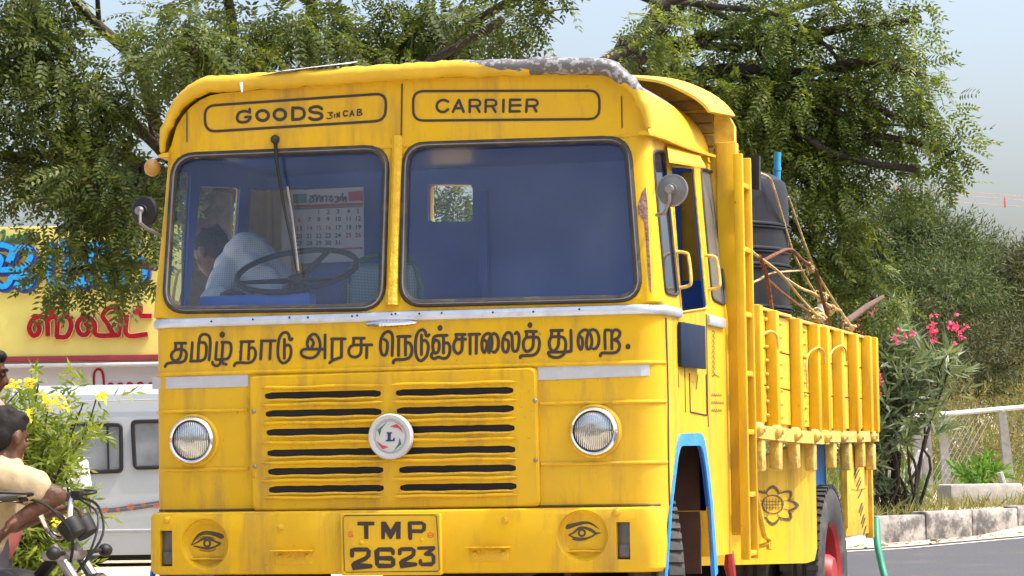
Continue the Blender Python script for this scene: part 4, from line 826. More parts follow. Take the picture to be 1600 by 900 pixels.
# cargo bed
m = MB(); m.box((0, 3.86, 1.43), (2.52, 4.2, .05)); m.build('bed_floor', M['yellow_worn'], truck)
XB = 1.275
def sag(y): return -.018*math.sin(math.pi*max(0, min(1, (y-1.8)/4.1)))
panels = ((1.78, 3.02), (3.04, 4.02), (4.06, 5.93))
for sx in (-1, 1):
    for a, b in panels:
        m = MB()
        for k in range(3):
            z0 = 1.465+k*.193; n = 6; mid = (a+b)/2
            m.loft([[Vector((sx*XB, y, z0+sag(y)+.003)), Vector((sx*XB, y, z0+.187+sag(y))), Vector((sx*(XB-.04), y, z0+.187+sag(y))), Vector((sx*(XB-.04), y, z0+sag(y)+.003))] for y in np.linspace(a+.004*k, b-.003*k, n)])
        for y in np.arange(a+.05, b, .0001+(b-a)/3):
            for z in np.linspace(1.5, 2.0, 8): m.sph((sx*(XB+.006), y+.06, z+sag(y)), (.012, .010, .010), u=8, v=6)
        pn = m.build('drop_side', M['yellow_wood'], truck, 20)
        m = MB(); m.box((sx*(XB-.02), (a+b)/2, 2.052+sag((a+b)/2)), (.075, b-a, .018), None, .004); m.build('top_edge', M['yellow_worn'], pn)
    for i, y in enumerate((1.90, 2.36, 3.07, 3.66, 3.99, 4.50, 5.09, 5.64, 5.90)):
        m = MB(); z0 = 1.445+sag(y); m.box((sx*(XB+.030), y, z0+.30), (.06, .085, .61), Matrix.Rotation(R(.8*math.sin(i*2.3)), 3, 'X'), .008); sk = m.build('stake', M['yellow'], truck)
    m = MB(); n = 30; m.loft([[Vector((sx*(XB+.045), y, 1.372+sag(y))), Vector((sx*(XB+.045), y, 1.44+sag(y))), Vector((sx*(XB-.06), y, 1.44+sag(y))), Vector((sx*(XB-.06), y, 1.372+sag(y)))] for y in np.linspace(1.74, 4.02, n)]); m.loft([[Vector((sx*(XB+.045), y, 1.385+sag(y))), Vector((sx*(XB+.045), y, 1.452+sag(y))), Vector((sx*(XB-.06), y, 1.452+sag(y))), Vector((sx*(XB-.06), y, 1.385+sag(y)))] for y in np.linspace(4.06, 5.98, n)]); rail = m.build('bottom_rail', M['yellow_worn'], truck)
    for y in (1.82, 2.33, 2.90, 3.53, 3.88, 4.48, 5.09, 5.66):
        m = MB(); m.lathe([(0, .036), (.014, .036), (.016, .026), (.026, .022), (.036, .012), (.038, 0), (.038, -.02)], Matrix.Translation((sx*(XB+.05), y, 1.415+sag(y))) @ Matrix.Rotation(R(90*sx), 4, 'Y'), 16); m.build('hinge_boss', M['yellow_worn'], truck)
    for y in (2.02, 2.50, 3.04, 3.58, 4.28, 4.86, 5.40, 5.84):
        m = MB(); m.box((sx*(XB+.010), y, 1.295+.01*math.sin(y*5)), (.055, .10, .17), Matrix.Rotation(R(3*math.sin(y*7)), 3, 'X'), .012); m.build('rail_post', M['yellow_worn'], truck)
for px, py in ((1198, 523), (1273, 548), (1308, 545)):
    p = L(px, py, 0, XB+.03); m = MB(); m.tube(cat_rom([p+Vector((0, -.28, -.22)), p+Vector((.0, -.26, -.05)), p+Vector((.03, -.12, .01)), p+Vector((.04, .05, .0)), p+Vector((.04, .1, -.07))], 4), .006, 8); m.build('rope_hook', M['yellow_worn'], truck)
m = MB(); m.box((0, 5.94, 1.75), (2.5, .05, .60), None, .008); m.build('tailgate', M['yellow_wood'], truck)
# boards hung below the bed
def ZF(t): return 1.05+.20*min(1, t*1.2)
m = MB(); prof = [(1.82, .73, 1.24), (3.0, .70, 1.30), (3.8, .68, 1.40), (3.96, .69, 1.42), (4.06, .76, 1.42)]
fx = lambda y: .86+.37*min(1, (y-1.8)/2.1)
A_ = [Vector((fx(y), y, zb)) for y, zb, zt in prof]; B_ = [Vector((fx(y), y, zt-.03)) for y, zb, zt in prof]; n = len(prof); va = [m.bm.verts.new(p) for p in A_]; vb = [m.bm.verts.new(p) for p in B_]; vc = [m.bm.verts.new(p-Vector((.02, 0, 0))) for p in A_]; vd = [m.bm.verts.new(p-Vector((.02, 0, 0))) for p in B_]
for i in range(n-1): m.face([va[i], va[i+1], vb[i+1], vb[i]]); m.face([vc[i], vd[i], vd[i+1], vc[i+1]]); m.face([va[i], vc[i], vc[i+1], va[i+1]])
m.face([va[-1], vc[-1], vd[-1], vb[-1]]); guard = m.build('side_guard', M['yellow'], truck, 20)
def GS(px, py, off):
    x = 1.1
    for _ in range(20): p = L(px, py, 0, x); x = .5*x+.5*fx(p.y)
    return L(px, py, 0, x+off)
m = MB(); Q = (1000, 620, 3.215)
strokes(m, [([(668+52*math.cos(t), 540+46*math.sin(t)) for t in np.linspace(0, 2*math.pi, 11)], 1.6)] + [([(668+p_*122*math.cos(R(d+q_)), 545+p_*92*math.sin(R(d+q_))) for q_, p_ in ((-21, .72), (-11, .90), (0, 1.02), (11, .90), (21, .72))], [1.5, 3.2, 4.2, 3.2, 1.5]) for d in range(0, 360, 45)] + [([(668+58*math.cos(R(d)), 543+50*math.sin(R(d))), (668+112*math.cos(R(d)), 545+82*math.sin(R(d)))], 1.0) for d in range(22, 382, 45)] + [([(668-45+i*15, 510), (668-45+i*15, 570)], .7) for i in range(7)] + [([(625, 525+i*16), (712, 525+i*16)], .7) for i in range(3)], GS, *Q)
m.build('painted_flower', M['brown_paint'], guard, 0, False)
m = MB(); a = L(1173, 735, 0, 1.16); b = L(1195, 838, 0, 1.20); m.tube([a, b, b+Vector((.02, .03, -.02)), b+Vector((.02, .02, -.07))], .017, 8); m.tube([b+Vector((.02, .02, -.04)), L(1172, 858, 0, 1.12)], .012, 8); m.build('crank_rod', M['yellow_rough'], truck)
m = MB(); m.prism([Vector((1.10, 4.15, .95)), Vector((1.10, 5.10, .80)), Vector((1.10, 5.10, 1.40)), Vector((1.10, 4.15, 1.40))], (.02, 0, 0)); m.build('mudguard', M['blue'], truck, 0)
m = MB(); m.box((1.235, 5.50, 1.08), (.03, .98, .56), None, .005); m.box((1.252, 5.95, 1.1), (.05, .05, .66), None, .005); m.box((1.252, 5.02, 1.1), (.02, .02, .5)); mf = m.build('rear_side_board', M['yellow_wood'], truck)
m = MB(); RS = lambda px, py, off: L(px, py, 0, 1.251+off)
strokes(m, [([(1335+i*1.6+(8 if k else 0), 742+i*9+k*58-(i % 2)*4), (1341+i*1.6+(8 if k else 0)-k*2, 728+i*9+k*58-(i % 2)*4)], 1.7) for k in (0, 1) for i in range(5)] + [([(1330, 764), (1340, 766), (1352, 763)], .8)], RS)
m.build('black_chevrons', M['brown_paint'], mf, 0, False)
m = MB(); m.box((-1.235, 5.50, 1.08), (.03, .98, .56), None, .005); m.build('rear_side_board', M['yellow_wood'], truck)
# ------------------------------------------------------------------ ground, road, kerb
def ss(a, b, x): t = min(1, max(0, (x-a)/(b-a))); return t*t*(3-2*t)
def kerb_y(x): return 33.3+.87*(x-4.2) if x > 2 else 31.39+.35*(x-2)
def gh(x, y):
    base = .06-.05*ss(20, 36, y); side = ss(-3.5, 1.5, x)
    h = .06+.28*ss(18, 33, y)+.04*max(0, x-4.2)*ss(25, 34, y)
    d = y-kerb_y(x)
    if d > .1: h += .30*ss(.1, .35, d)+.20*ss(.4, 4.0, d)+2.1*ss(5.0, 24, d)+.02*max(0, d-24)
    return base*(1-side)+h*side
xs = sorted(set([-600, -300, -150, -80, -50, -35]+list(np.arange(-25, 26, .75))+[32, 45, 70, 110, 200, 350, 600])); ys = sorted(set([-300, -150, -60, -20]+list(np.arange(0, 26, 2))+list(np.arange(26, 62, .5))+list(np.arange(62, 100, 4))+[130, 200, 350, 600, 1200]))
m = MB(); V = [[m.bm.verts.new((x, y, gh(x, y)+(.04*mnoise.noise(Vector((x*.7, y*.7, 0))) if y-kerb_y(x) > 1 and x > 0 else 0))) for x in xs] for y in ys]
for j in range(len(ys)-1):
    for i in range(len(xs)-1): m.face([V[j][i], V[j][i+1], V[j+1][i+1], V[j+1][i]])
tag(m.build('ground', M['ground'], None, 60), kind='structure')
m = MB(); rows = []
for y in list(np.arange(-60, 26, 2.0))+list(np.arange(26, 50, .4)):
    row = []
    x0 = 2.2+.25*math.sin(y*.3)+1.0*max(0, (14-y)*.05)
    for x in np.linspace(x0, 25, 64):
        row.append((x, min(y, kerb_y(x)-.02)))
    rows.append(row)
VV = [[m.bm.verts.new((x, y, gh(x, y)+.012)) for x, y in r] for r in rows]
for a, b in zip(VV, VV[1:]):
    for i in range(63):
        if (a[i].co-b[i].co).length > 1e-4 or (a[i+1].co-b[i+1].co).length > 1e-4: m.face([a[i], a[i+1], b[i+1], b[i]])
bmesh.ops.remove_doubles(m.bm, verts=m.bm.verts[:], dist=1e-5)
tag(m.build('road', M['asphalt'], None, 60), kind='structure')
m = MB(); E_ = []
for x in np.linspace(1.0, 14, 60): y = kerb_y(x)-1.55; E_.append([m.bm.verts.new((x, y-.09, gh(x, y-.09)+.017)), m.bm.verts.new((x, y+.09, gh(x, y+.09)+.017))])
for a, b in zip(E_, E_[1:]): m.face([a[0], b[0], b[1], a[1]])
tag(m.build('road_marking', M['line'], None, 60), kind='structure')
m = MB(); E_ = []
for x in np.linspace(.5, 14, 60): y = kerb_y(x); E_.append([m.bm.verts.new((x, y-1.1+.12*mnoise.noise(Vector((x*3, 0, 0))), gh(x, y-1.2)+.021)), m.bm.verts.new((x, y-.01, gh(x, y-.02)+.03))])
for a, b in zip(E_, E_[1:]): m.face([a[0], b[0], b[1], a[1]])
tag(m.build('roadside_dirt', M['ground'], None, 60), kind='structure')
m = MB(); x = .2; i = 0
while x < 13:
    ln = .82+.1*random.random(); x1 = x+ln*.75; a = Vector((x, kerb_y(x), 0)); b = Vector((x1, kerb_y(x1), 0)); c = (a+b)/2; c.z = gh(c.x, c.y-.05); ang = math.atan2(b.y-a.y, b.x-a.x)
    m.box((c.x, c.y+.12, c.z+.155+.012*random.uniform(-1, 1)), ((b-a).length-.012, .24, .37), Matrix.Rotation(ang+R(random.uniform(-1, 1)), 3, 'Z'), .022, 2); x = x1; i += 1
kerb = m.build('kerb', M['kerb'], None, 40); tag(kerb, kind='structure')

m = MB()
for _ in range(420):                                             # loose gravel and grit along the foot of the kerb
    x = random.uniform(1.0, 11); y = kerb_y(x)-abs(random.gauss(0, .45))-.03; r_ = random.uniform(.008, .024)*(1 if random.random() < .93 else 2.0)
    t = bmesh.new(); bmesh.ops.create_icosphere(t, subdivisions=1, radius=r_)
    for v in t.verts: v.co *= random.uniform(.75, 1.2)
    m.merge(t, Matrix.Translation((x, y, gh(x, y)+.022+r_*.3)) @ Matrix.Diagonal((1.2, 1, .7, 1)))
tag(m.build('gravel', M['grit'], None, 0, False), kind='stuff')

# ------------------------------------------------------------------ foliage helpers
def mesh_quads(name, V, nq, m, parent=None):
    """V: (nq*4,3) vertex array of separate quads"""
    me = bpy.data.meshes.new(name); me.vertices.add(nq*4); me.vertices.foreach_set('co', V.astype(np.float32).ravel())
    me.loops.add(nq*4); me.loops.foreach_set('vertex_index', np.arange(nq*4, dtype=np.int32)); me.polygons.add(nq)
    me.polygons.foreach_set('loop_start', np.arange(0, nq*4, 4, dtype=np.int32)); me.update(calc_edges=True)
    return link(name, me, m, parent)
def leaflet(L_, wd, droop=0.0):                                    # a pointed leaf along +x as one diamond quad, slightly folded
    return np.array([[0, 0, 0], [L_*.42, wd/2, .12*wd-droop*.4], [L_, 0, -droop], [L_*.42, -wd/2, .12*wd-droop*.4]])
def pinnate(n=7, length=.30, ll=.075, lw=.022, droop=.10):         # feather leaf (neem)
    out = []
    for i in range(n):
        t = (i+.6)/n; x = length*t; z = -droop*t*t
        for s in (-1, 1):
            q = leaflet(ll*(1-.35*abs(t-.45)), lw, .015); a = R(58)*s; c, s_ = math.cos(a), math.sin(a)
            p = q.copy(); p[:, 0] = q[:, 0]*c-q[:, 1]*s_; p[:, 1] = q[:, 0]*s_+q[:, 1]*c; out.append(p+np.array([x, 0, z]))
    out.append(leaflet(ll*.9, lw)+np.array([length, 0, -droop])); return np.array(out)
def simple_spray(n, ll, lw, length=.2, spread=35):                 # twig with simple leaves
    out = []
    for i in range(n):
        t = (i+.5)/n; q = leaflet(ll, lw, .12*ll); a = R(spread+20*math.sin(i*2.1)); el = 2.4*i; c, s_ = math.cos(a), math.sin(a)
        p = np.stack([q[:, 0]*c-q[:, 2]*s_, q[:, 1], q[:, 0]*s_+q[:, 2]*c], 1); ce, se = math.cos(el), math.sin(el)
        p = np.stack([p[:, 0], p[:, 1]*ce-p[:, 2]*se, p[:, 1]*se+p[:, 2]*ce], 1); out.append(p+np.array([length*t, 0, 0]))
    return np.array(out)
def scatter(temps, pos, dirs, size):
    """place leaf templates: array (N*k*4,3)"""
    N = len(pos); d = dirs/np.linalg.norm(dirs, axis=1, keepdims=True); up = np.tile(np.array([[0, 0, 1.0]]), (N, 1))+rng.normal(0, .45, (N, 3))
    y = np.cross(up, d); y /= np.linalg.norm(y, axis=1, keepdims=True)+1e-9; z = np.cross(d, y); B = np.stack([d, y, z], 2)*size[:, None, None]
    which = rng.integers(0, len(temps), N); outs = []
    for i, t in enumerate(temps):
        k = np.where(which == i)[0]; v = np.einsum('nij,kj->nki', B[k], t.reshape(-1, 3))+pos[k][:, None, :]; outs.append(v.reshape(-1, 3))
    A = np.concatenate(outs); return A, len(A)//4
def clump_leaves(centres, radii, per, temps, size=(.8, 1.25), down=.55, sc=1.0):
    P, D = [], []
    for c, r in zip(centres, radii):
        n = max(3, int(per*(r/.35)**2)); u = rng.normal(size=(n, 3)); u /= np.linalg.norm(u, axis=1, keepdims=True); q = u*(r*rng.uniform(.25, 1.0, (n, 1))**.6)*np.array([1, 1, .8])
        P.append(c+q); d = u+rng.normal(0, .35, (n, 3)); d[:, 2] -= down; D.append(d)
    P = np.concatenate(P); D = np.concatenate(D); return scatter(temps, P, D, rng.uniform(size[0], size[1], len(P))*sc)
def in_blob(c, r, n): 
    u = rng.normal(size=(n, 3)); u /= np.linalg.norm(u, axis=1, keepdims=True); return np.array(c)+u*np.array(r)*(rng.uniform(0, 1, (n, 1))**.42)
def limb(mb, a, b, r0, r1, wob=.12, n=9, seed=0):
    a, b = Vector(a), Vector(b); ln = (b-a).length; pts = []
    for i in range(n):
        t = i/(n-1); p = a.lerp(b, t); k = math.sin(math.pi*t)*ln*wob
        pts.append(p+Vector((mnoise.noise(Vector((seed*3.1+t*2.3, 1, 0))), mnoise.noise(Vector((seed*1.7+t*2.1, 5, 2))), mnoise.noise(Vector((seed*2.3+t*2.7, 9, 4)))))*k*1.6)
    mb.tube(pts, [r0+(r1-r0)*i/(n-1) for i in range(n)], 7); return pts
def tree(name, label, cat, base, fork, blobs, lm, temps, per=26, dens=5.0, cl=(.28, .5), trunk_r=.22, bark='bark', group=None, down=.55, sc=1.0, sub=3, twig=.012):
    """blobs: list of (world centre, radii, weight). Clumps of leaves are carried by limbs that reach every clump."""
    rt = empty(name, base, 0, label, cat, group); mb = MB(); limb(mb, base, fork, trunk_r, trunk_r*.75, .10, 10, 1)
    cs, rs = [], []; k = 0
    for c, r, wt in blobs:
        c = np.array(c); vol = r[0]*r[1]*r[2]*4.19; n = max(2, int(dens*wt*vol**.72))
        pts = in_blob(c, r, n); end = Vector(c); far = (end-Vector(fork)).length
        main = limb(mb, fork, end, trunk_r*.5*min(1, .35+max(r)*.3), .035, .10, 10, k); k += 1
        for j, p in enumerate(pts):
            cs.append(p); rs.append(rng.uniform(*cl))
            if j % sub == 0: limb(mb, main[int(rng.integers(4, 10))], p, .022*1.2, twig*.6, .16, 5, k+j*.37)
    A, nq = clump_leaves(cs, rs, per, temps, down=down, sc=sc)
    A = A-np.array(base); mesh_quads('crown', A, nq, lm, rt)
    o = mb.build('trunk', M[bark], rt, 60); o.data.transform(Matrix.Translation(-Vector(base)))
    return rt, nq
def WB(px, py, rx, ry, d, wt=1.0, depth=None):
    if d < 35: rx, ry = max(10, rx-15), max(8, ry-11)                    # crown mass seen at a place in the photograph, at its own distance
    c = W(px, py, d); s = d/FPX; return ((c.x, c.y, c.z), (rx*s, (depth or (rx+ry)/2*1.25)*s, ry*s), wt)
NEEM = [pinnate(6, .22, .068, .027, .08), pinnate(5, .18, .062, .026, .05), pinnate(7, .26, .068, .026, .14)]
LM_NEEM_SHADED = leaf_mat('neem_leaves_shaded', (.034, .054, .013), (.105, .140, .034), (.20, .20, .07), .32)  # shaded copy: the left crown's shade is put into its leaf colour
LM_NEEM_SUNLIT = leaf_mat('neem_leaves_sunlit', (.050, .080, .018), (.155, .205, .045), (.27, .27, .09), .36)  # sunlit copy of the same leaves, sunlight put into the colour
# large neem tree left of the lorry
D1 = 25.0
bl1 = [WB(20, 60, 130, 110, D1, 1.3), WB(90, 200, 110, 110, D1, 1.3), WB(185, 165, 75, 75, D1, 1.1), WB(150, 290, 95, 75, D1-.5, 1.2), WB(92, 360, 40, 46, D1-1, .7), WB(200, 352, 50, 36, D1-1, .6), WB(155, 330, 60, 34, D1-1, .8), WB(108, 425, 20, 26, D1-1, .5), WB(200, 420, 24, 30, D1-1, .35), WB(230, 300, 40, 50, D1, 1.0), WB(-60, 220, 90, 120, D1, 1.2),
       WB(300, 90, 110, 70, D1-1, 1.2), WB(290, 40, 70, 50, D1, 1.0), WB(420, 60, 100, 55, D1, 1.2), WB(400, 110, 60, 35, D1, 1.0), WB(540, 45, 100, 60, D1+1, 1.2), WB(560, 90, 70, 28, D1, .9), WB(660, 40, 90, 55, D1+1, 1.2), WB(740, 40, 70, 48, D1+1, 1.1), WB(785, 30, 22, 36, D1, .7), WB(850, -40, 60, 22, D1, .6),
       WB(60, -100, 110, 60, D1, .4), WB(360, -110, 120, 60, D1, .4), WB(540, -110, 220, 60, D1+1, .4), WB(700, 320, 90, 70, D1+2, .8), WB(330, 330, 60, 60, D1+2, .7)]
bl1 = [b for b in bl1 if b[2] > 0]
tree('neem_tree', 'dark dense neem tree left of the lorry, hanging branches covering the yellow shop sign', 'tree', (-3.0, 27.0, gh(-3.0, 27)), W(330, 300, 26.5), bl1, LM_NEEM_SHADED, NEEM, per=68, dens=14.0, cl=(.17, .36), trunk_r=.30, group='neem trees behind the lorry', sub=3)
D2 = 29.0
bl2 = [WB(1060, 95, 75, 50, D2, 1.1), WB(1120, 150, 80, 70, D2, 1.2), WB(1200, 110, 100, 85, D2, 1.2), WB(1190, 225, 85, 85, D2, 1.2), WB(1270, 230, 95, 110, D2+.5, 1.2), WB(1230, 330, 90, 85, D2, 1.2), WB(1310, 320, 80, 90, D2, 1.2), WB(1290, 420, 85, 70, D2, 1.2), WB(1350, 420, 65, 60, D2, 1.1), WB(1370, 470, 50, 40, D2, 1.0), WB(1240, 430, 60, 50, D2, 1.0), WB(1330, 140, 95, 80, D2, 1.0), WB(1400, 100, 70, 70, D2, 1.0), WB(1380, 190, 60, 50, D2, 1.0),
       WB(1445, 120, 40, 46, D2-.5, 1.0), WB(1462, 200, 44, 52, D2-.5, 1.1), WB(1482, 240, 34, 40, D2-.5, 1.0), WB(1435, 265, 22, 42, D2-.5, .6), WB(1410, 230, 40, 30, D2, .9), WB(1330, 40, 130, 50, D2, 1.0), WB(1200, 25, 120, 45, D2+.5, .9), WB(1070, 10, 90, 25, D2, .6), WB(1440, 30, 40, 50, D2, .9), WB(1012, 88, 34, 20, D2-1, .8), WB(1040, 40, 30, 24, D2-1.2, .6), WB(1290, -110, 240, 60, D2, .35)]
nb, nq2 = tree('neem_tree', 'tall airy neem tree right of the cab, its branches spread against the pale sky', 'tree', (2.2, 31.0, gh(2.2, 31)), W(930, 110, 29.5), bl2, LM_NEEM_SUNLIT, NEEM, per=64, dens=12.0, cl=(.17, .36), trunk_r=.20, group='neem trees behind the lorry', sub=3)
m = MB()
for k, (pts, r0, r1) in enumerate(((((905, 150), (938, 104), (985, 80), (1010, 40), (1035, 8), (1080, -10)), .085, .05), (((1010, 42), (1060, 6), (1130, 12), (1210, 22), (1290, 70), (1330, 130)), .045, .015), (((1090, 6), (1160, 45), (1200, 110), (1235, 190)), .035, .012), (((1040, 10), (1000, -5), (960, -20)), .04, .02), (((1210, 22), (1270, 5), (1350, -10)), .05, .02), (((1235, 135), (1300, 150), (1330, 110), (1420, 90)), .04, .012), (((1235, 190), (1300, 260), (1290, 350)), .035, .012))):
    q = cat_rom([W(a, b, 28.6+.25*k) for a, b in pts], 4); n = len(q); m.tube(q, [r0+(r1-r0)*i/(n-1) for i in range(n)], 9)
for a, b, c, d in ((820, 0, 880, 38), (850, 20, 905, 15), (868, 14, 835, 55)): m.tube(cat_rom([W(a, b, 25.5), W((a+c)/2, (b+d)/2-3, 25.5), W(c, d, 25.5)], 4), .008, 5)
o = m.build('limb', M['bark'], nb, 60); o.data.transform(Matrix.Translation(-nb.location))
# grey-green thorn trees on the bank, further away
ACA = [simple_spray(14, .11, .022, .42, 55), simple_spray(12, .10, .02, .36, 60)]
LM_ACA = leaf_mat('thorn_tree_leaves', (.034, .058, .022), (.092, .125, .048), (.17, .15, .07), .25, .7)
LM_ACA2 = leaf_mat('thorn_tree_leaves_brown', (.034, .042, .020), (.09, .10, .045), (.13, .095, .05), .25, .7)
far = [('broad grey-green thorn tree beyond the fence, nearest the neem crown', 60, [WB(1420, 430, 80, 70, 60), WB(1425, 380, 60, 45, 60), WB(1440, 485, 100, 50, 58), WB(1400, 345, 36, 24, 60, .8)], LM_ACA),
       ('low grey-green thorn tree in the middle of the bank beyond the fence', 66, [WB(1500, 425, 60, 45, 66), WB(1530, 470, 80, 55, 64), WB(1480, 470, 60, 50, 64), WB(1545, 410, 36, 22, 66, .8)], LM_ACA),
       ('dark thorn tree with brown twigs at the right edge beyond the fence', 62, [WB(1592, 465, 44, 48, 62), WB(1570, 520, 60, 50, 60), WB(1600, 560, 50, 50, 58), WB(1640, 450, 60, 80, 62)], LM_ACA2),
       ('low bush of pale brown twigs on the bank above the fence rail', 55, [WB(1450, 560, 80, 35, 54, .7), WB(1540, 590, 70, 35, 53, .6), WB(1380, 540, 60, 50, 54, .7)], LM_ACA2)]
for lab, d, bl, lm in far:
    c = W(sum(0 for _ in bl)+np.mean([800+(b[0][0]/b[0][1])*FPX for b in bl]), 690, d); bx, by = c.x, c.y
    tree('thorn_tree', lab, 'tree', (bx, by, gh(bx, by)), (bx, by, gh(bx, by)+1.0), bl, lm, ACA, per=20, dens=11.0, cl=(.35, .75), trunk_r=.12, group='thorn trees beyond the fence', down=.1, sc=1.3, sub=4, twig=.02)
# distant trees behind shop and lorry (seen through gaps)
# oleander with pink flowers
OLE = [simple_spray(9, .26, .042, .30, 42), simple_spray(8, .24, .04, .26, 48), simple_spray(10, .24, .038, .34, 35)]
LM_OLE = leaf_mat('oleander_leaves', (.09, .135, .075), (.19, .235, .145), (.26, .29, .19), .3, .35)
ob = W(1405, 785, 34.6); ob = (ob.x, ob.y, gh(ob.x, ob.y)); rt = empty('oleander_bush', ob, 0, 'oleander bush with long grey-green leaves and pink flowers beside the cargo bed', 'bush')
stems = [(1360, 520), (1345, 600), (1390, 520), (1410, 560), (1440, 540), (1475, 560), (1380, 590), (1365, 660), (1430, 510), (1340, 500), (1365, 480), (1450, 550), (1490, 545), (1360, 770), (1345, 650), (1400, 600), (1415, 590), (1355, 560), (1385, 495), (1350, 470), (1330, 490), (1350, 690)]
mb = MB(); P, D = [], []
for i, (a, b) in enumerate(stems):
    e = W(a, b, 34.2+.9*random.random()); pts = limb(mb, Vector(ob)+Vector((random.uniform(-.25, .25), random.uniform(-.2, .2), 0)), e, .022, .008, .12, 10, i*1.3)
    for j in range(24):
        t = random.uniform(.58, 1.05); k = min(8, int(t*9)); p = pts[min(k, 9)]+Vector((random.gauss(0, .10), random.gauss(0, .13), random.gauss(0, .10))); P.append(p); D.append((random.gauss(0, .7), random.gauss(0, .7), random.uniform(.0, 1.2)))
A, nq = scatter(OLE, np.array(P), np.array(D), rng.uniform(.7, 1.1, len(P))); mesh_quads('foliage', A-np.array(ob), nq, LM_OLE, rt); o = mb.build('stem', M['bark'], rt, 60); o.data.transform(Matrix.Translation(-Vector(ob)))
LM_PINK = leaf_mat('pink_petals', (.62, .05, .20), (.80, .16, .34), None, .25)
for a, b, s in ((1408, 520, .5), (1457, 515, 1), (1488, 510, .9), (1500, 520, .6), (1366, 590, 1.0), (1345, 505, .9), (1360, 483, .6), (1365, 597, .6)):
    c = W(a, b, 33.8); P = []; D = []
    for k in range(int(9*s)+3): P.append(np.array(c)+rng.normal(0, .03+.03*s, 3)); D.append(rng.normal(0, 1, 3))
    pet = [np.array([leaflet(.055, .045)]), np.array([leaflet(.045, .04, .015)])]; P5, D5 = [], []
    for p, d in zip(P, D):
        for j in range(5): P5.append(p); D5.append(d*.3+rng.normal(0, .8, 3))
    A, nq = scatter(pet, np.array(P5), np.array(D5), np.ones(len(P5))); mesh_quads('flower', A-np.array(ob), nq, LM_PINK, rt)
# yellow trumpet bush by the motorcycle
TEC = [simple_spray(11, .095, .024, .22, 45), simple_spray(9, .085, .022, .20, 50)]
LM_TEC = leaf_mat('trumpet_bush_leaves', (.10, .16, .02), (.22, .28, .05), (.36, .36, .10), .38, .45)
tb = (-3.60, 19.6, gh(-3.6, 19.6)); rt = empty('trumpet_bush', tb, 0, 'leafy green bush with yellow trumpet flowers behind the motorcycle', 'bush'); mb = MB(); P, D = [], []
for i, (a, b) in enumerate(((60, 640), (90, 660), (120, 650), (30, 610), (10, 640), (70, 700), (40, 720), (110, 690), (60, 600), (150, 625), (95, 720), (20, 680), (50, 760), (10, 860), (50, 880), (90, 850), (130, 630), (75, 640), (40, 650), (20, 820), (100, 880), (0, 760), (-30, 700), (-30, 640), (60, 840), (-10, 620), (45, 620))):
    e = W(a, b, 19.2+.6*random.random()); pts = limb(mb, Vector(tb)+Vector((random.uniform(-.25, .25), random.uniform(-.2, .2), 0)), e, .014, .005, .14, 10, i*1.9)
    for j in range(46):
        t = random.uniform(.4, 1.05); p = pts[min(int(t*9), 9)]+Vector((random.gauss(0, .07), random.gauss(0, .09), random.gauss(0, .07))); P.append(p); D.append((random.gauss(0, .8), random.gauss(0, .8), random.uniform(-.5, .8)))
A, nq = scatter(TEC, np.array(P), np.array(D), rng.uniform(.7, 1.1, len(P))); mesh_quads('foliage', A-np.array(tb), nq, LM_TEC, rt); o = mb.build('stem', M['bark'], rt, 60); o.data.transform(Matrix.Translation(-Vector(tb)))
LM_YEL = leaf_mat('yellow_petals', (.80, .62, .03), (.85, .75, .10), None, .3)
for a, b, s in ((78, 634, .8), (92, 632, .8), (40, 650, .6), (20, 600, .6), (158, 622, .4), (94, 815, .6), (102, 822, .5), (48, 596, .4)):
    c = W(a, b, 18.9); P5, D5 = [], []
    for k in range(int(4+4*s)):
        p = np.array(c)+rng.normal(0, .016+.012*s, 3); d = rng.normal(0, 1, 3)
        for j in range(5): P5.append(p); D5.append(d*.3+rng.normal(0, .8, 3))
    A, nq = scatter([np.array([leaflet(.036, .028)])], np.array(P5), np.array(D5), np.ones(len(P5))); mesh_quads('flower', A-np.array(tb), nq, LM_YEL, rt)
# grass and scrub on the verge and the bank
def grass(name, n, fx_, fy_, hmin, hmax, lm, wmul=1.0):
    P, D, S_ = [], [], []
    while len(P) < n:
        x = fx_(); y = fy_(x)
        if mnoise.noise(Vector((x*.9, y*.9, 3))) < -.15+.3*random.random()-.25: continue
        P.append((x, y, gh(x, y)+.01)); D.append((random.gauss(0, .45), random.gauss(0, .45), 1)); S_.append(random.uniform(hmin, hmax))
    tmp = [np.array([leaflet(1, .07*wmul, .2)]), np.array([leaflet(1, .09*wmul, .4), leaflet(.8, .06*wmul, -.3)])]
    A, nq = scatter(tmp, np.array(P), np.array(D), np.array(S_)); return tag(mesh_quads(name, A, nq, lm), kind='stuff')
LM_DRY = leaf_mat('dry_grass', (.15, .15, .06), (.27, .25, .11), (.13, .20, .05), .3, .8); LM_GRN = leaf_mat('bank_grass', (.065, .11, .025), (.16, .22, .055), (.25, .22, .09), .3, .8)
grass('verge_grass', 5000, lambda: random.uniform(2.5, 9), lambda x: kerb_y(x)+.35+random.random()**1.3*5.0, .08, .26, LM_DRY)
grass('bank_grass', 12000, lambda: random.uniform(2.5, 13), lambda x: kerb_y(x)+4.6+random.random()*20, .15, .5, LM_GRN, 1.3)
LM_SCR = leaf_mat('bank_scrub_leaves', (.10, .085, .045), (.22, .19, .085), (.15, .22, .06), .3, .8)
cs = []; 
for _ in range(300):
    x = random.uniform(3.5, 13); y = kerb_y(x)+5.2+random.random()*17; cs.append((x, y, gh(x, y)+random.uniform(.1, .55)))
A, nq = clump_leaves(np.array(cs), rng.uniform(.25, .5, len(cs)), 12, ACA, down=-.4, sc=.9); tag(mesh_quads('bank_scrub', A, nq, LM_SCR), kind='stuff')

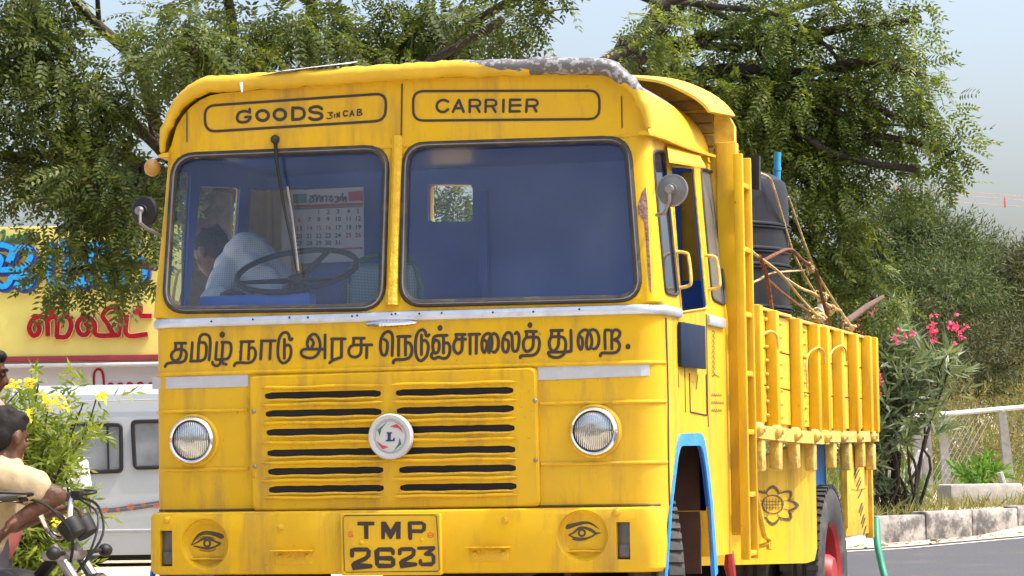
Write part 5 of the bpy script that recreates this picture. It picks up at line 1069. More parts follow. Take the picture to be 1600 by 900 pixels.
# ------------------------------------------------------------------ fence, concrete pieces, hose, power line
fb = W(1447, 776, 38); fence = empty('roadside_fence', (fb.x, fb.y, gh(fb.x, fb.y)), 0, 'grey concrete post fence with a pale top rail on the verge behind the kerb', 'fence')
def off(o, par): o.data.transform(Matrix.Translation(-par.location)); return o
for px, pyt, pxb, pyb, d in ((1392, 668, 1391, 782, 37.2), (1446, 652, 1450, 790, 37.6), (1472, 650, 1479, 785, 39.0), (1565, 643, 1579, 782, 38.6), (1432, 672, 1436, 778, 40.5), (1345, 672, 1345, 785, 37), (1660, 640, 1665, 780, 39)):
    a = W(px, pyt, d); b = W(pxb, pyb, d); b.z = min(b.z, gh(b.x, b.y)-.05) if True else b.z
    m = MB(); m.loft([[p+Vector((sx*w_, sy*w_, 0)) for sx, sy in ((-1, -1), (1, -1), (1, 1), (-1, 1))] for p, w_ in ((b, .065), (b.lerp(a, .5)+Vector((.01, 0, 0)), .058), (a, .05))]); m.lathe([(0, .06), (.03, .05), (.035, .0)], Matrix.Translation(a), 8); off(m.build('fence_post', M['concrete'], fence, 30), fence)
m = MB(); m.tube([W(px, py, d) for px, py, d in ((1300, 664, 37), (1350, 658, 37), (1392, 652, 37.2), (1447, 649, 37.6), (1500, 645, 38.1), (1565, 639, 38.6), (1600, 636, 38.8), (1665, 632, 39))], .032, 8); off(m.build('top_rail', mat('white_pipe_rail', (.55, .55, .54), .6, var=.2, scale=6), fence, 60), fence)
m = MB(); 
fl = [W(px, 700, d) for px, d in ((1300, 37), (1392, 37.2), (1447, 37.6), (1565, 38.6), (1665, 39))]
for a, b in zip(fl, fl[1:]):
    ln = (b-a).length; n = int(ln/.11); H_ = 1.0
    for i in range(-8, n+1):
        for s in (1, -1):
            t0, t1 = i*.11/ln, (i*.11+H_*.9)/ln
            if s < 0: t0, t1 = t1, t0
            p, q = a.lerp(b, t0), a.lerp(b, t1); z0, z1 = 0, H_
            if not (-.001 <= min(t0, t1) and max(t0, t1) <= 1.001): continue
            zz = gh(p.x, p.y)+.12; p = Vector((p.x, p.y, zz+z0)); q = Vector((q.x, q.y, gh(q.x, q.y)+.12+z1)); m.tube([p, q], .0045, 3, cap=False)
off(m.build('wire_mesh', M['steel'], fence, 0), fence)
a = W(1412, 700, 36.2); b = W(1398, 790, 36.0); b.z = gh(b.x, b.y); m = MB(); a = W(1442, 703, 36.4); m.loft([[p+q for q in (Vector((-.07, 0, -.02)), Vector((.05, -.05, .0)), Vector((.07, .03, .02)), Vector((-.05, .06, 0)))] for p in (b, a)]); rebase(tag(m.build('concrete_beam', M['concrete'], None, 20), 'grey concrete beam leaning against the fence beside the oleander', 'beam'), b)
a, b = W(1474, 772, 35.9), W(1587, 772, 36.2); c = (a+b)/2; gz = gh(c.x, c.y); m = MB(); m.box((c.x, c.y, gz+.10), ((b-a).length, .42, .34), Matrix.Rotation(math.atan2(b.y-a.y, b.x-a.x), 3, 'Z'), .035, 2); rebase(tag(m.build('concrete_block', M['concrete'], None, 30), 'low whitewashed concrete slab lying on the verge below the fence', 'block'), (c.x, c.y, gz))
a, b = W(1572, 768, 36.0), W(1562, 738, 36.0); m = MB(); m.tube([a-Vector((0, 0, .05)), b], [.05, .04], 8); rebase(tag(m.build('concrete_stub', M['concrete'], None), 'short broken concrete stub leaning at the end of the slab', 'post'), a)
cs = [W(1540+random.uniform(-22, 22), 752+random.uniform(-8, 4), 36.6) for _ in range(12)]; A, nq = clump_leaves(np.array([tuple(c) for c in cs]), [.12]*12, 30, [simple_spray(7, .16, .05, .2, 40)], down=-.2); o = mesh_quads('verge_plant', A, nq, leaf_mat('verge_plant_leaves', (.06, .15, .02), (.14, .28, .05), None, .3)); c0 = W(1545, 770, 36.6); rebase(tag(o, 'bright green leafy plant sprouting behind the concrete slab', 'plant'), c0)
cs = [W(1440+random.uniform(-30, 25), 778+random.uniform(-18, 10), 35.4) for _ in range(12)]; A, nq = clump_leaves(np.array([tuple(c) for c in cs]), [.1]*12, 20, [simple_spray(7, .12, .045, .18, 40)], down=-.2); o = mesh_quads('verge_plant', A, nq, leaf_mat('pale_plant_leaves', (.12, .17, .09), (.22, .28, .16), None, .3)); c0 = W(1440, 795, 35.4); rebase(tag(o, 'small pale leafy plant under the leaning concrete beam', 'plant'), c0)
m = MB(); p = [L(px, py, 0, 1.20+k) for px, py, k in ((1369, 812, 0), (1371, 850, .02), (1377, 880, .05), (1383, 905, .08), (1392, 950, .12))]; p.append(Vector((p[-1].x+.03, p[-1].y-.05, .12))); m.tube(cat_rom([TW @ q for q in p], 4), .024, 8); rebase(tag(m.build('green_hose', M['hose_green'], None, 60), 'green plastic hose hanging down behind the cargo bed', 'hose'), TW @ p[-1])
m = MB()
for dz in (0, .35, .55): m.tube([W(px, py-dz*30, d) for px, py, d in ((1300, 296, 120), (1400, 305, 125), (1500, 316, 130), (1570, 321, 134), (1640, 327, 138))], .012, 4)
wl = W(1570, 318, 134); pl = m.build('power_line', M['wire'], None, 60); tag(pl, 'thin overhead power cables crossing the pale sky at the right', 'power line'); rebase(pl, W(1400, 305, 125))
m = MB(); 
for px, d, y in ((1570, 134, 316), (1402, 125, 302)): q = W(px, y, d); m.box(q, (.08, .06, .5), None, .01)
o = m.build('spacer', mat('red_spacer', (.45, .08, .05), .6), pl); off(o, pl)
for px in (700, 1900):
    pass

# ------------------------------------------------------------------ shop sign and building, van
DS = 46.0
def SG(px, py, offv=0.0):                                          # on the sign's face (a vertical plane facing the road)
    r = ray(px, py); t = (DS-CAM.y)/r.y; p = CAM+r*t; return Vector((p.x, p.y-offv, p.z))
bld = empty('shop_building', (-7.0, DS+3, 0), 0, 'plain plastered shop building behind the yellow sign', 'building')
m = MB(); m.box((-5.5, DS+3.6, 2.55), (13, 6, 5.1)); off(m.build('wall', M['wall'], bld, 20), bld)
m = MB(); m.box((-5.5, DS+3.6, 5.16), (13.3, 6.3, .14)); off(m.build('roof_slab', M['concrete'], bld, 20), bld)
c0 = SG(-60, 565); c1_ = SG(420, 352); cx, cw = (c0.x+c1_.x)/2, abs(c1_.x-c0.x); zt = SG(120, 353).z; zb_ = SG(120, 556).z
sign = empty('shop_sign', (cx, DS, zb_), 0, 'large yellow shop sign with raised blue and red Tamil letters above the van', 'sign')
m = MB(); m.box((cx, DS+.12, (zt+zb_)/2), (cw, .24, zt-zb_), None, .01); off(m.build('sign_panel', M['sign_yellow'], sign, 20), sign)
m = MB(); m.box((cx, DS+.02, zb_-.045), (cw, .28, .085), None, .01); off(m.build('sign_edge', M['maroon'], sign, 20), sign)
m = MB(); m.tube([Vector((cx-cw/2, DS-.14, zb_-.15)), Vector((cx+cw/2, DS-.14, zb_-.15))], .032, 10); off(m.build('tube_light', M['white_plastic'], sign), sign)
def raised(name, data, ox, oy, sc, wd, depth, face, side, lift=.03):
    mb = MB()
    for st in data:
        pts, ww = st if isinstance(st, tuple) else (st, wd); q = [Vector((ox+x/sc, oy+y/sc)) for x, y in pts]; cl = (q[0]-q[-1]).length < 1e-6 and len(q) > 2
        if cl: q = q[:-1]
        if len(q) > 2: q = cat_rom(q, 5, cl)
        n = len(q); ls, rs = [], []
        for i in range(n):
            a = q[i-1] if (cl or i) else q[i]; b = q[(i+1) % n] if (cl or i < n-1) else q[i]; d = (b-a).normalized(); nn = Vector((-d.y, d.x))*ww/2; k = lift+depth+.004*random.random()
            e = d*ww*.25*(-1 if i == 0 else (1 if i == n-1 else 0)) if not cl else Vector((0, 0))
            ls.append((q[i]+nn+e, k)); rs.append((q[i]-nn+e, k))
        LF = [mb.bm.verts.new(SG(v.x, v.y, k)) for v, k in ls]; RF = [mb.bm.verts.new(SG(v.x, v.y, k)) for v, k in rs]; LB = [mb.bm.verts.new(SG(v.x, v.y, lift if lift > .1 else 0)) for v, k in ls]; RB = [mb.bm.verts.new(SG(v.x, v.y, lift if lift > .1 else 0)) for v, k in rs]
        for i in range(n if cl else n-1):
            j = (i+1) % n; f = mb.face([LF[i], LF[j], RF[j], RF[i]]); f.material_index = 0
            for A_, B_ in ((LF, LB), (RF, RB)):
                f = mb.face([A_[i], A_[j], B_[j], B_[i]]); f.material_index = 1
        if not cl:
            for i in (0, n-1): f = mb.face([LF[i], RF[i], RB[i], LB[i]]); f.material_index = 1
    o = mb.build(name, [M[face], M[side]], sign, 30); return off(o, sign)
raised('letter_return', [[(-60, 300), (20, 290), (100, 300), (160, 340), (120, 450)], [(-40, 420), (15, 400), (48, 440), (20, 500), (-40, 510)], [(150, 430), (185, 350), (240, 305), (310, 320), (350, 380), (320, 460), (270, 510)], [(-50, 545), (270, 530)], [(-50, 620), (20, 690), (80, 705), (130, 660), (150, 615), (215, 612)], [(195, 680), (250, 710), (310, 700), (355, 650), (340, 600), (290, 585), (240, 610)]], 1.2, 342, 6.43, 14.5, .16, 'letter_navy', 'letter_navy', .13)
raised('letter_return', [[(505, 290), (545, 300), (530, 400), (520, 560), (545, 650), (600, 690), (665, 650), (690, 560), (690, 300), (640, 270)], [(690, 700), (760, 680), (830, 670), (900, 690)], [(850, 290), (850, 680)]], 1.2, 342, 6.43, 14.5, .16, 'letter_navy', 'letter_navy', .13)
raised('letter_return', [[(930, 290), (1080, 280)], [(950, 290), (940, 690)], [(1075, 290), (1085, 680)]], 1.2, 342, 6.43, 13.5, .16, 'letter_navy', 'letter_navy', .13)
raised('letter_return', [[(1155, 275), (1400, 262)], [(1160, 280), (1150, 690)], [(1275, 300), (1262, 690)], [(1330, 470), (1400, 430), (1465, 470), (1480, 580), (1430, 690)]], 1.2, 342, 6.43, 14.5, .16, 'letter_navy', 'letter_navy', .13)
raised('blue_letter', [[(-60, 300), (20, 290), (100, 300), (160, 340), (120, 450)], [(-40, 420), (15, 400), (48, 440), (20, 500), (-40, 510)], [(150, 430), (185, 350), (240, 305), (310, 320), (350, 380), (320, 460), (270, 510)], [(-50, 545), (270, 530)], [(-50, 620), (20, 690), (80, 705), (130, 660), (150, 615), (215, 612)], [(195, 680), (250, 710), (310, 700), (355, 650), (340, 600), (290, 585), (240, 610)]], 0, 340, 6.43, 8.6, .20, 'letter_cyan', 'letter_navy', .14)
raised('blue_letter', [[(505, 290), (545, 300), (530, 400), (520, 560), (545, 650), (600, 690), (665, 650), (690, 560), (690, 300), (640, 270)], [(690, 700), (760, 680), (830, 670), (900, 690)], [(850, 290), (850, 680)]], 0, 340, 6.43, 8.6, .20, 'letter_cyan', 'letter_navy', .14)
raised('blue_letter', [[(930, 290), (1080, 280)], [(950, 290), (940, 690)], [(1075, 290), (1085, 680)]], 0, 340, 6.43, 7.8, .20, 'letter_cyan', 'letter_navy', .14)
raised('blue_letter', [[(1155, 275), (1400, 262)], [(1160, 280), (1150, 690)], [(1275, 300), (1262, 690)], [(1330, 470), (1400, 430), (1465, 470), (1480, 580), (1430, 690)]], 0, 340, 6.43, 8.6, .20, 'letter_cyan', 'letter_navy', .14)
T3 = (0, 320, 3.215)
raised('letter_edge', [[(185, 600), (203, 620), (192, 652), (168, 655), (152, 622), (168, 580), (205, 562), (240, 585), (245, 655)], [(250, 575), (278, 560), (292, 590), (290, 660)], [(290, 665), (340, 662), (362, 610), (350, 568), (322, 562)], ([(255, 520), (255, 538)], 14)], *T3, 9.8, .05, 'letter_cream', 'letter_orange')
raised('red_letter', [[(185, 600), (203, 620), (192, 652), (168, 655), (152, 622), (168, 580), (205, 562), (240, 585), (245, 655)], [(250, 575), (278, 560), (292, 590), (290, 660)], [(290, 665), (340, 662), (362, 610), (350, 568), (322, 562)], ([(255, 520), (255, 538)], 14)], *T3, 7.4, .075, 'letter_red', 'letter_red')
raised('letter_edge', [[(435, 598), (452, 622), (438, 652), (408, 650), (392, 610), (410, 575), (450, 568), (480, 600), (490, 655), (600, 656)], [(575, 655), (545, 600), (520, 560), (548, 522), (590, 520), (610, 560), (600, 655)]], *T3, 9.8, .05, 'letter_cream', 'letter_orange')
raised('red_letter', [[(435, 598), (452, 622), (438, 652), (408, 650), (392, 610), (410, 575), (450, 568), (480, 600), (490, 655), (600, 656)], [(575, 655), (545, 600), (520, 560), (548, 522), (590, 520), (610, 560), (600, 655)]], *T3, 7.4, .075, 'letter_red', 'letter_red')
raised('letter_edge', [[(640, 560), (642, 655), (740, 652)], [(705, 560), (760, 560)], ([(695, 520), (695, 538)], 14)], *T3, 9.8, .05, 'letter_cream', 'letter_orange')
raised('red_letter', [[(640, 560), (642, 655), (740, 652)], [(705, 560), (760, 560)], ([(695, 520), (695, 538)], 14)], *T3, 7.4, .075, 'letter_red', 'letter_red')
raised('green_letter', [[(5, 140), (25, 130), (20, 165), (8, 190), (30, 188)], [(40, 160), (42, 182), (60, 180), (58, 158)], [(72, 150), (74, 182), (108, 178), (112, 158), (95, 150), (92, 178)], [(125, 160), (145, 150), (140, 180), (122, 172)], [(160, 150), (160, 182), (190, 180), (190, 152)], [(650, 150), (655, 120), (680, 118), (684, 155)]], *T3, 3.0, .03, 'letter_green', 'letter_green')
fz0, fz1 = SG(120, 569).z, SG(120, 640).z
fas = empty('shop_fascia', (cx, DS+.15, fz1), 0, 'white shop fascia with red lettering below the yellow sign', 'sign')
m = MB(); m.box((cx, DS+.32, (fz0+fz1)/2), (cw, .2, fz0-fz1), None, .005); off(m.build('fascia_panel', M['sign_white'], fas, 20), fas)
mb = MB(); mp = lambda px, py, o: Vector((lambda p: (p.x, DS+.215-o, p.z))(SG(px, py)))
strokes(mb, [([(144, 612), (144, 584), (151, 576), (158, 584), (160, 612)], 3.6), ([(164, 612), (167, 600), (173, 600), (175, 612)], 3.4), ([(178, 612), (182, 600), (188, 600), (190, 612)], 3.4), ([(194, 612), (197, 599), (204, 600), (206, 612)], 3.4), ([(210, 612), (213, 599), (220, 599), (223, 612)], 3.4), ([(227, 612), (231, 599), (238, 600)], 3.4)], mp, base=.01)
off(mb.build('red_lettering', M['letter_red'], fas, 0, False), fas)
# van
DV = 41.0; gz = gh(-6, DV)
def VN(px, py, o=0.0): r = ray(px, py); t = (DV-CAM.y)/r.y; p = CAM+r*t; return Vector((p.x, p.y-o, p.z))
vx0, vx1 = VN(10, 700).x, VN(560, 700).x; vzt, vzb = VN(150, 603).z, VN(200, 867).z; zmid = VN(150, 655).z
van = empty('white_van', ((vx0+vx1)/2, DV+.9, gz), 0, 'white high-roofed van parked under the shop sign with orange and black side decals', 'van')
prof = [(0, vzb), (-.03, vzb+.2), (0, vzb+.75), (.03, zmid), (.05, zmid+.10), (.10, vzt-.12), (.22, vzt-.02), (.5, vzt+.03), (1.3, vzt+.03), (1.6, vzt-.02), (1.72, vzt-.12), (1.77, zmid+.1), (1.80, zmid), (1.83, vzb+.75), (1.86, vzb+.2), (1.83, vzb)]
m = MB(); secs = []
for x, k in ((vx0, .06), (vx0+.06, .0), (vx0+.5, 0), (vx1-1.5, 0), (vx1-.9, .02), (vx1-.4, .10), (vx1, .3)): secs.append([Vector((x, DV+y+(.9-y)*k*.3, vzb+(z-vzb)*(1-k*.4))) for y, z in prof])
m.loft(secs); off(m.build('van_body', M['van'], van, 30), van)
for q in (((112, 662), (189, 664), (190, 736), (112, 739)), ((207, 659), (290, 657), (290, 729), (211, 731)), ((310, 657), (390, 655), (390, 727), (310, 729)), ((20, 665), (98, 664), (98, 737), (20, 739))):
    pp = [VN(v.x, v.y, .004) for v in rounded(q, 6, 4)]; m = MB(); m.prism(pp, (0, .05, 0)); w_ = off(m.build('side_window', M['van_glass'], van, 20), van)
    m = MB(); m.tube([p+Vector((0, -.01, 0)) for p in pp], .028, 6, True); a_, b_ = VN(q[1][0]-21, q[0][1]+3, .02), VN(q[1][0]-19, q[2][1]-3, .02); m.tube([a_, b_], .014, 6); o = m.build('window_rubber', M['black'], w_); o.data.transform(Matrix.Translation(-van.location)); 
m = MB(); m.tube([VN(100, 628, -.02), VN(250, 624, -.02), VN(450, 620, -.02)], .012, 6); m.tube([VN(20, 830, .03), VN(230, 828, .03), VN(450, 824, .03)], .02, 6); off(m.build('body_crease', M['van'], van), van)
mb = MB(); strokes(mb, [([(100, 806), (150, 801), (200, 796), (260, 788), (330, 782)], [1.2, 3.2, 4.6, 4.2, 3]), ([(142, 794), (170, 795.5), (210, 790), (250, 784)], [1, 2.4, 3.2, 3])], VN, base=.035); off(mb.build('dark_decal', M['decal_grey'], van, 0, False), van)
mb = MB()
for px, py, s in ((165, 797, 1.3), (205, 792, 1.5), (185, 796, .9), (225, 789, 1.0), (245, 790, 1.4)):
    dots(mb, [(px+2.5*s*math.cos(a), py+2.0*s*math.sin(a), 1.7*s, 1.5*s) for a in np.linspace(0, 2*math.pi, 6)[:-1]], VN, 0, 0, 1, 0, .045+.002*s)
off(mb.build('orange_decal', M['orange'], van, 0, False), van)
for x in (vx0+1.0, vx1-1.1):
    for dy in (.12, 1.7):
        m = MB(); m.lathe([(.30, -.1), (.33, -.08), (.33, .08), (.30, .1), (.2, .07), (0, .06)], Matrix.Translation((x, DV+dy, gz+.33)) @ Matrix.Rotation(R(90), 4, 'X'), 24); off(m.build('wheel', M['tyre'], van), van)
m = MB(); m.box(((vx0+vx1)/2, DV+.9, vzb+.02), (vx1-vx0-.6, 1.5, .2)); off(m.build('underbody', M['dark'], van), van)
# ------------------------------------------------------------------ load on the bed
def LT(x, y, z): return TW @ Vector((x, y, z))
tc_ = LT(.62, 3.75, 1.56); tank = empty('water_tank', tc_, -YAW, 'ribbed black plastic water tank roped down on the cargo bed', 'water tank')
r = .53; prof = [(0, 0), (r-.03, 0), (r, .03)]
for z in (.16, .47, .56, .80, .89, 1.03): prof += [(r, z-.022), (r+.014, z-.012), (r+.014, z-.004), (r+.002, z), (r+.014, z+.004), (r+.014, z+.012), (r, z+.022)]
prof += [(r, 1.16), (r-.002, 1.24), (r-.016, 1.295), (r-.07, 1.335), (r-.2, 1.38), (.2, 1.42), (.2, 1.40), (0, 1.40)]
m = MB(); m.lathe(prof, Matrix(), 56); m.build('tank_body', M['tank'], tank, 30)
m = MB(); m.lathe([(.22, 1.39), (.23, 1.47), (.20, 1.50), (0, 1.50)], Matrix(), 32); m.build('lid', M['tank'], tank, 30)
q = L(1173, 268, 0, .95); q = TW @ q
bp_ = [L(px, py, 1, 1.98) for px, py in ((1150, 241), (1186, 243), (1186, 296), (1150, 294))]
m = MB(); m.prism([TW @ p for p in bp_], TW.to_3x3() @ Vector((0, .05, 0))); rebase(tag(m.build('black_board', M['tank'], None, 20), 'flat dark board standing between the ladder and the water tank', 'board'), TW @ bp_[3])
a, b = TW @ L(1215, 238, 1, 4.1), TW @ L(1214, 292, 1, 4.1); b = b+(b-a)*5.2; m = MB(); m.tube([a, b], .021, 12); m.tube([a.lerp(b, .07), a.lerp(b, .085)], .024, 12); rebase(tag(m.build('blue_pipe', M['pipe_blue'], None), 'blue plastic pipe standing upright behind the water tank', 'pipe'), b)
RP = lambda x, y, k: TW @ L(1140+x/3, 220+y/3, 0, k)
def roped(pts, rad, mt, lab, k0=1.20, k1=1.26, grp='ropes tying down the load'):
    n = len(pts); q = cat_rom([RP(x, y, k0+(k1-k0)*i/max(1, n-1)) for i, (x, y) in enumerate(pts)], 4); m = MB(); m.tube(q, rad*(.62 if mt == 'rope' else .6), 6)
    n_ = len(q)
    rebase(tag(m.build('rope', M[mt], None, 60), lab, 'rope', grp), q[-1])
roped([(135, 150), (190, 180), (222, 270), (290, 500), (340, 610), (412, 735)], .012, 'rope', 'pale rope looped over the shoulder of the water tank', 1.08, 1.22)
roped([(275, 262), (330, 420), (390, 580), (450, 690), (522, 800), (580, 885)], .013, 'rope', 'longest pale rope, slanting from tank top to the far end of the cargo side', 1.12, 1.28)
roped([(78, 495), (130, 540), (240, 625), (330, 735), (412, 822)], .013, 'rope', 'pale rope running down from the ladder across the tank to the cargo side', 1.22, 1.26)
roped([(80, 678), (140, 650), (200, 620), (340, 608), (402, 600)], .010, 'rope', 'thin pale rope crossing low in front of the water tank', 1.22, 1.22)
roped([(262, 645), (330, 690), (400, 720), (460, 770), (522, 797)], .014, 'rope', 'thick pale rope sagging between the tank ropes and the rear cargo side', 1.22, 1.26)
roped([(140, 540), (160, 590), (176, 645), (188, 720), (200, 800)], .020, 'rope_brown', 'dark brown rope hanging straight down against the water tank', 1.24, 1.26)
roped([(160, 562), (220, 530), (285, 510), (340, 560), (405, 610), (430, 720), (470, 860)], .018, 'rope_brown', 'dark brown rope arching through the middle of the pale ropes', 1.22, 1.27)
roped([(178, 650), (250, 715), (310, 760), (370, 800)], .014, 'rope_brown', 'short dark brown rope slanting down to the cargo side', 1.24, 1.26)
kp = [o for o in bpy.data.objects if o.name.split('.')[0] == 'rope' and 'longest' in o.get('label', '')][0]
bpy.context.view_layer.update()
for x, y, s in ((372, 600, .035), (430, 735, .035), (405, 835, .045), (470, 790, .035), (560, 880, .035)):
    c = RP(x, y, 1.24); q = []
    for k in range(6): v = Vector((random.gauss(0, s*.6), random.gauss(0, s*.6), random.gauss(0, s*.5))); q += [c-v, c+Vector((v.y, v.z, v.x)), c+v]
    m = MB(); m.tube(cat_rom(q, 4), .007, 6); o = m.build('knot', M['rope'], kp, 60); o.data.transform(Matrix.Translation(-kp.location))
m = MB(); m.tube([RP(428, 730, 1.1), RP(428, 830, 1.1)], .022, 10); rebase(tag(m.build('white_tube', M['white_plastic'], None), 'short white tube standing among the ropes', 'tube'), RP(428, 830, 1.1))
m = MB(); a, b = RP(565, 838, 1.1), RP(716, 734, 1.1); m.tube([a+(a-b)*.2, a.lerp(b, .5)+Vector((0, 0, .01)), b], [.024, .022, .017], 8); rebase(tag(m.build('wooden_pole', M['wood'], None), 'dark wooden pole sticking out over the rear of the cargo bed', 'pole'), a)
# white sheet scrap on the roof
m = MB(); pts = [H(375, 126, .06), H(440, 113, .07), H(500, 107, .06), H(538, 104, .05)]
m.loft([[p+Vector((0, -.01, .004*i)), p+Vector((0, .05, .014+.003*i)), p+Vector((.01, .16, .028+.006*i)), p+Vector((.01, .16, .024+.006*i)), p+Vector((0, .05, .010+.003*i))] for i, p in enumerate(pts)]); p = H(378, 128, .08); m.loft([[p+Vector((-.012, 0, 0)), p+Vector((.006, 0, 0)), p+Vector((.0, .01, 0))], [p+Vector((.0, -.01, -.05)), p+Vector((.008, -.01, -.05)), p+Vector((.004, 0, -.05))]])
o = m.build('plastic_sheet', mat('white_plastic_sheet', (.62, .62, .64), .5, bump=.6, bscale=20), None, 20); o.data.transform(TW); rebase(tag(o, 'strip of white plastic sheet lying on the front edge of the cab roof', 'plastic sheet'), TW @ pts[1])
# calendar on the cab's rear wall
CALY = 1.49
CM = lambda px, py, off: L(px, py, 1, CALY-off)
cal = empty('wall_calendar', TW @ CM(512, 398, 0), -YAW, 'paper wall calendar with red and black dates hanging behind the driver', 'calendar')
c0i = CM(512, 398, 0)
def oc(o): o.data.transform(Matrix.Translation(-c0i)); return o
m = MB(); m.face([m.bm.verts.new(CM(x, y, 0)) for x, y in ((454, 297.5), (568, 292), (569, 408), (461, 412))]); oc(m.build('sheet', M['paper'], cal, 0))
C_ = (440, 280, 7.5)
m = MB(); polys(m, [[(140, 305), (950, 275), (952, 305), (145, 335)], [(560, 815), (945, 795), (945, 815), (560, 838)], [(780, 145), (948, 138), (950, 250), (784, 258)]], CM, *C_, base=.004); oc(m.build('red_band', M['ink_red'], cal, 0, False))
m = MB(); polys(m, [[(132, 175), (292, 168), (294, 278), (138, 284)], [(145, 338), (950, 308), (950, 325), (146, 360)]], CM, *C_, base=.0044); oc(m.build('green_band', M['ink_green'], cal, 0, False))
m = MB(); strokes(m, [([(330, 200), (375, 200), (330, 240), (345, 270), (380, 240), (360, 205), (400, 190), (410, 265)], 2.2), ([(420, 250), (430, 200), (450, 200), (455, 262), (480, 200), (485, 262)], 2.2), ([(500, 200), (525, 198), (525, 262)], 2.2), ([(550, 205), (590, 200), (560, 240), (585, 262), (600, 230)], 2.2), ([(620, 210), (655, 208), (650, 262), (625, 268)], 2.2), ([(670, 210), (672, 262)], 2.0), ([(690, 250), (695, 205), (715, 205), (720, 258), (745, 205), (755, 262)], 2.2)], CM, *C_, base=.004); dots(m, [(715, 175, 14, 14)], CM, *C_, base=.004); oc(m.build('calendar_title', M['ink_black'], cal, 0, False))
def text_mesh(s, size):
    cu = bpy.data.curves.new('t', 'FONT'); cu.body = s; cu.size = size; cu.align_x = 'CENTER'; cu.align_y = 'CENTER'; cu.resolution_u = 3; cu.offset = size*.02
    o = bpy.data.objects.new('t', cu); COL.objects.link(o); bpy.context.view_layer.update(); me = bpy.data.meshes.new_from_object(o.evaluated_get(bpy.context.evaluated_depsgraph_get())); V = [v.co.copy() for v in me.vertices]; Fc = [tuple(p.vertices) for p in me.polygons]
    bpy.data.objects.remove(o); bpy.data.meshes.remove(me); return V, Fc
cx_ = (205, 325, 435, 545, 660, 785, 895); ry = (388, 475, 575, 668, 752); reds = {1, 6, 13, 14, 15, 16, 20, 25, 26}; mbs = {True: MB(), False: MB()}
for d_ in range(1, 32):
    k = d_+1; rr, cc_ = divmod(k, 7); V, Fc = text_mesh(str(d_), 9.5); mb = mbs[d_ in reds]; vs = [mb.bm.verts.new(CM(440+cx_[cc_]/7.5+v.x, 280+(ry[rr]-cx_[cc_]*.022+8)/7.5-v.y*1.05, .004)) for v in V]
    for f in Fc: mb.face([vs[i] for i in f])
oc(mbs[True].build('red_dates', M['ink_red'], cal, 0, False)); oc(mbs[False].build('black_dates', M['ink_black'], cal, 0, False))

# ------------------------------------------------------------------ people
def caps(mb, a, b, r0, r1, n=14):
    a, b = Vector(a), Vector(b); mb.sph(a, r0, u=n, v=8); mb.sph(b, r1, u=n, v=8)
    if (b-a).length > 1e-4: mb.tube([a, a.lerp(b, .5), b], [r0, (r0+r1)/2, r1], n)
def chain(mb, pts, rs):
    for (p, q), (a, b) in zip(zip(pts, pts[1:]), zip(rs, rs[1:])): caps(mb, p, q, a, b)
def remeshed(mb, name, vox, m, parent, sm=6, org=None):
    fold = .011 if 'shirt' in name else (.009 if 'trousers' in name else 0)
    me = mb.mesh('w', 0); r = evaluated(me, [('REMESH', dict(mode='VOXEL', voxel_size=vox)), ('SMOOTH', dict(factor=.5, iterations=sm))]); bpy.data.meshes.remove(me); r.materials.clear(); r.name = name
    if fold:                                                     # creases in the cloth
        r.update(); N_ = [v.normal.copy() for v in r.vertices]
        for v, nn in zip(r.vertices, N_):
            c = v.co; v.co = c + nn*fold*(mnoise.noise(Vector((c.x*9+c.z*7, c.y*9, c.z*5)))*1.0 + .6*mnoise.noise(Vector((c.x*22, c.y*22+c.z*9, c.z*16))))
    if org is not None: r.transform(Matrix.Translation(-Vector(org)))
    smooth(r, 180); return link(name, r, m, parent)
def head(mb, c, f, up=Vector((0, 0, 1)), s=1.0):
    """skull, jaw, nose, lips and ears merged into the body; returns the head frame"""
    f = Vector(f).normalized(); sdv = f.cross(up).normalized(); u = sdv.cross(f).normalized(); B = Matrix((sdv, f, u)).transposed(); c = Vector(c)
    P_ = lambda x, y, z: c + B @ (Vector((x, y, z))*s)
    mb.sph(P_(0, -.012, .025), (.076*s, .094*s, .088*s), B); mb.sph(P_(0, .030, -.035), (.058*s, .060*s, .070*s), B); mb.sph(P_(0, .062, -.085), (.026*s, .024*s, .022*s), B)
    mb.sph(P_(0, .078, .030), (.050*s, .014*s, .012*s), B); caps(mb, P_(0, .085, .015), P_(0, .104, -.025), .010*s, .014*s); mb.sph(P_(.014, .092, -.028), .010*s); mb.sph(P_(-.014, .092, -.028), .010*s)
    mb.sph(P_(0, .086, -.053), (.024*s, .010*s, .007*s), B); mb.sph(P_(0, .084, -.064), (.021*s, .010*s, .007*s), B); mb.sph(P_(.045, .055, -.02), (.02*s, .02*s, .02*s), B); mb.sph(P_(-.045, .055, -.02), (.02*s, .02*s, .02*s), B)
    for sx in (-1, 1): mb.sph(P_(sx*.080, -.010, -.010), (.010*s, .022*s, .034*s), B)
    return P_, B
def face_bits(P_, B, par, s, org):
    org = Vector(org)
    m = MB()
    for sx in (-1, 1): m.sph(P_(sx*.031, .079, .008)-org, (.013*s, .010*s, .009*s), B)
    m.build('eyes', M['eye_white'], par, 60); m = MB()
    for sx in (-1, 1): m.sph(P_(sx*.031, .0875, .008)-org, (.006*s, .004*s, .006*s), B); m.tube([P_(sx*.012, .094, .030)-org, P_(sx*.032, .092, .036)-org, P_(sx*.052, .080, .030)-org], .0045*s, 6)
    m.build('eyebrows', M['hair'], par, 60)
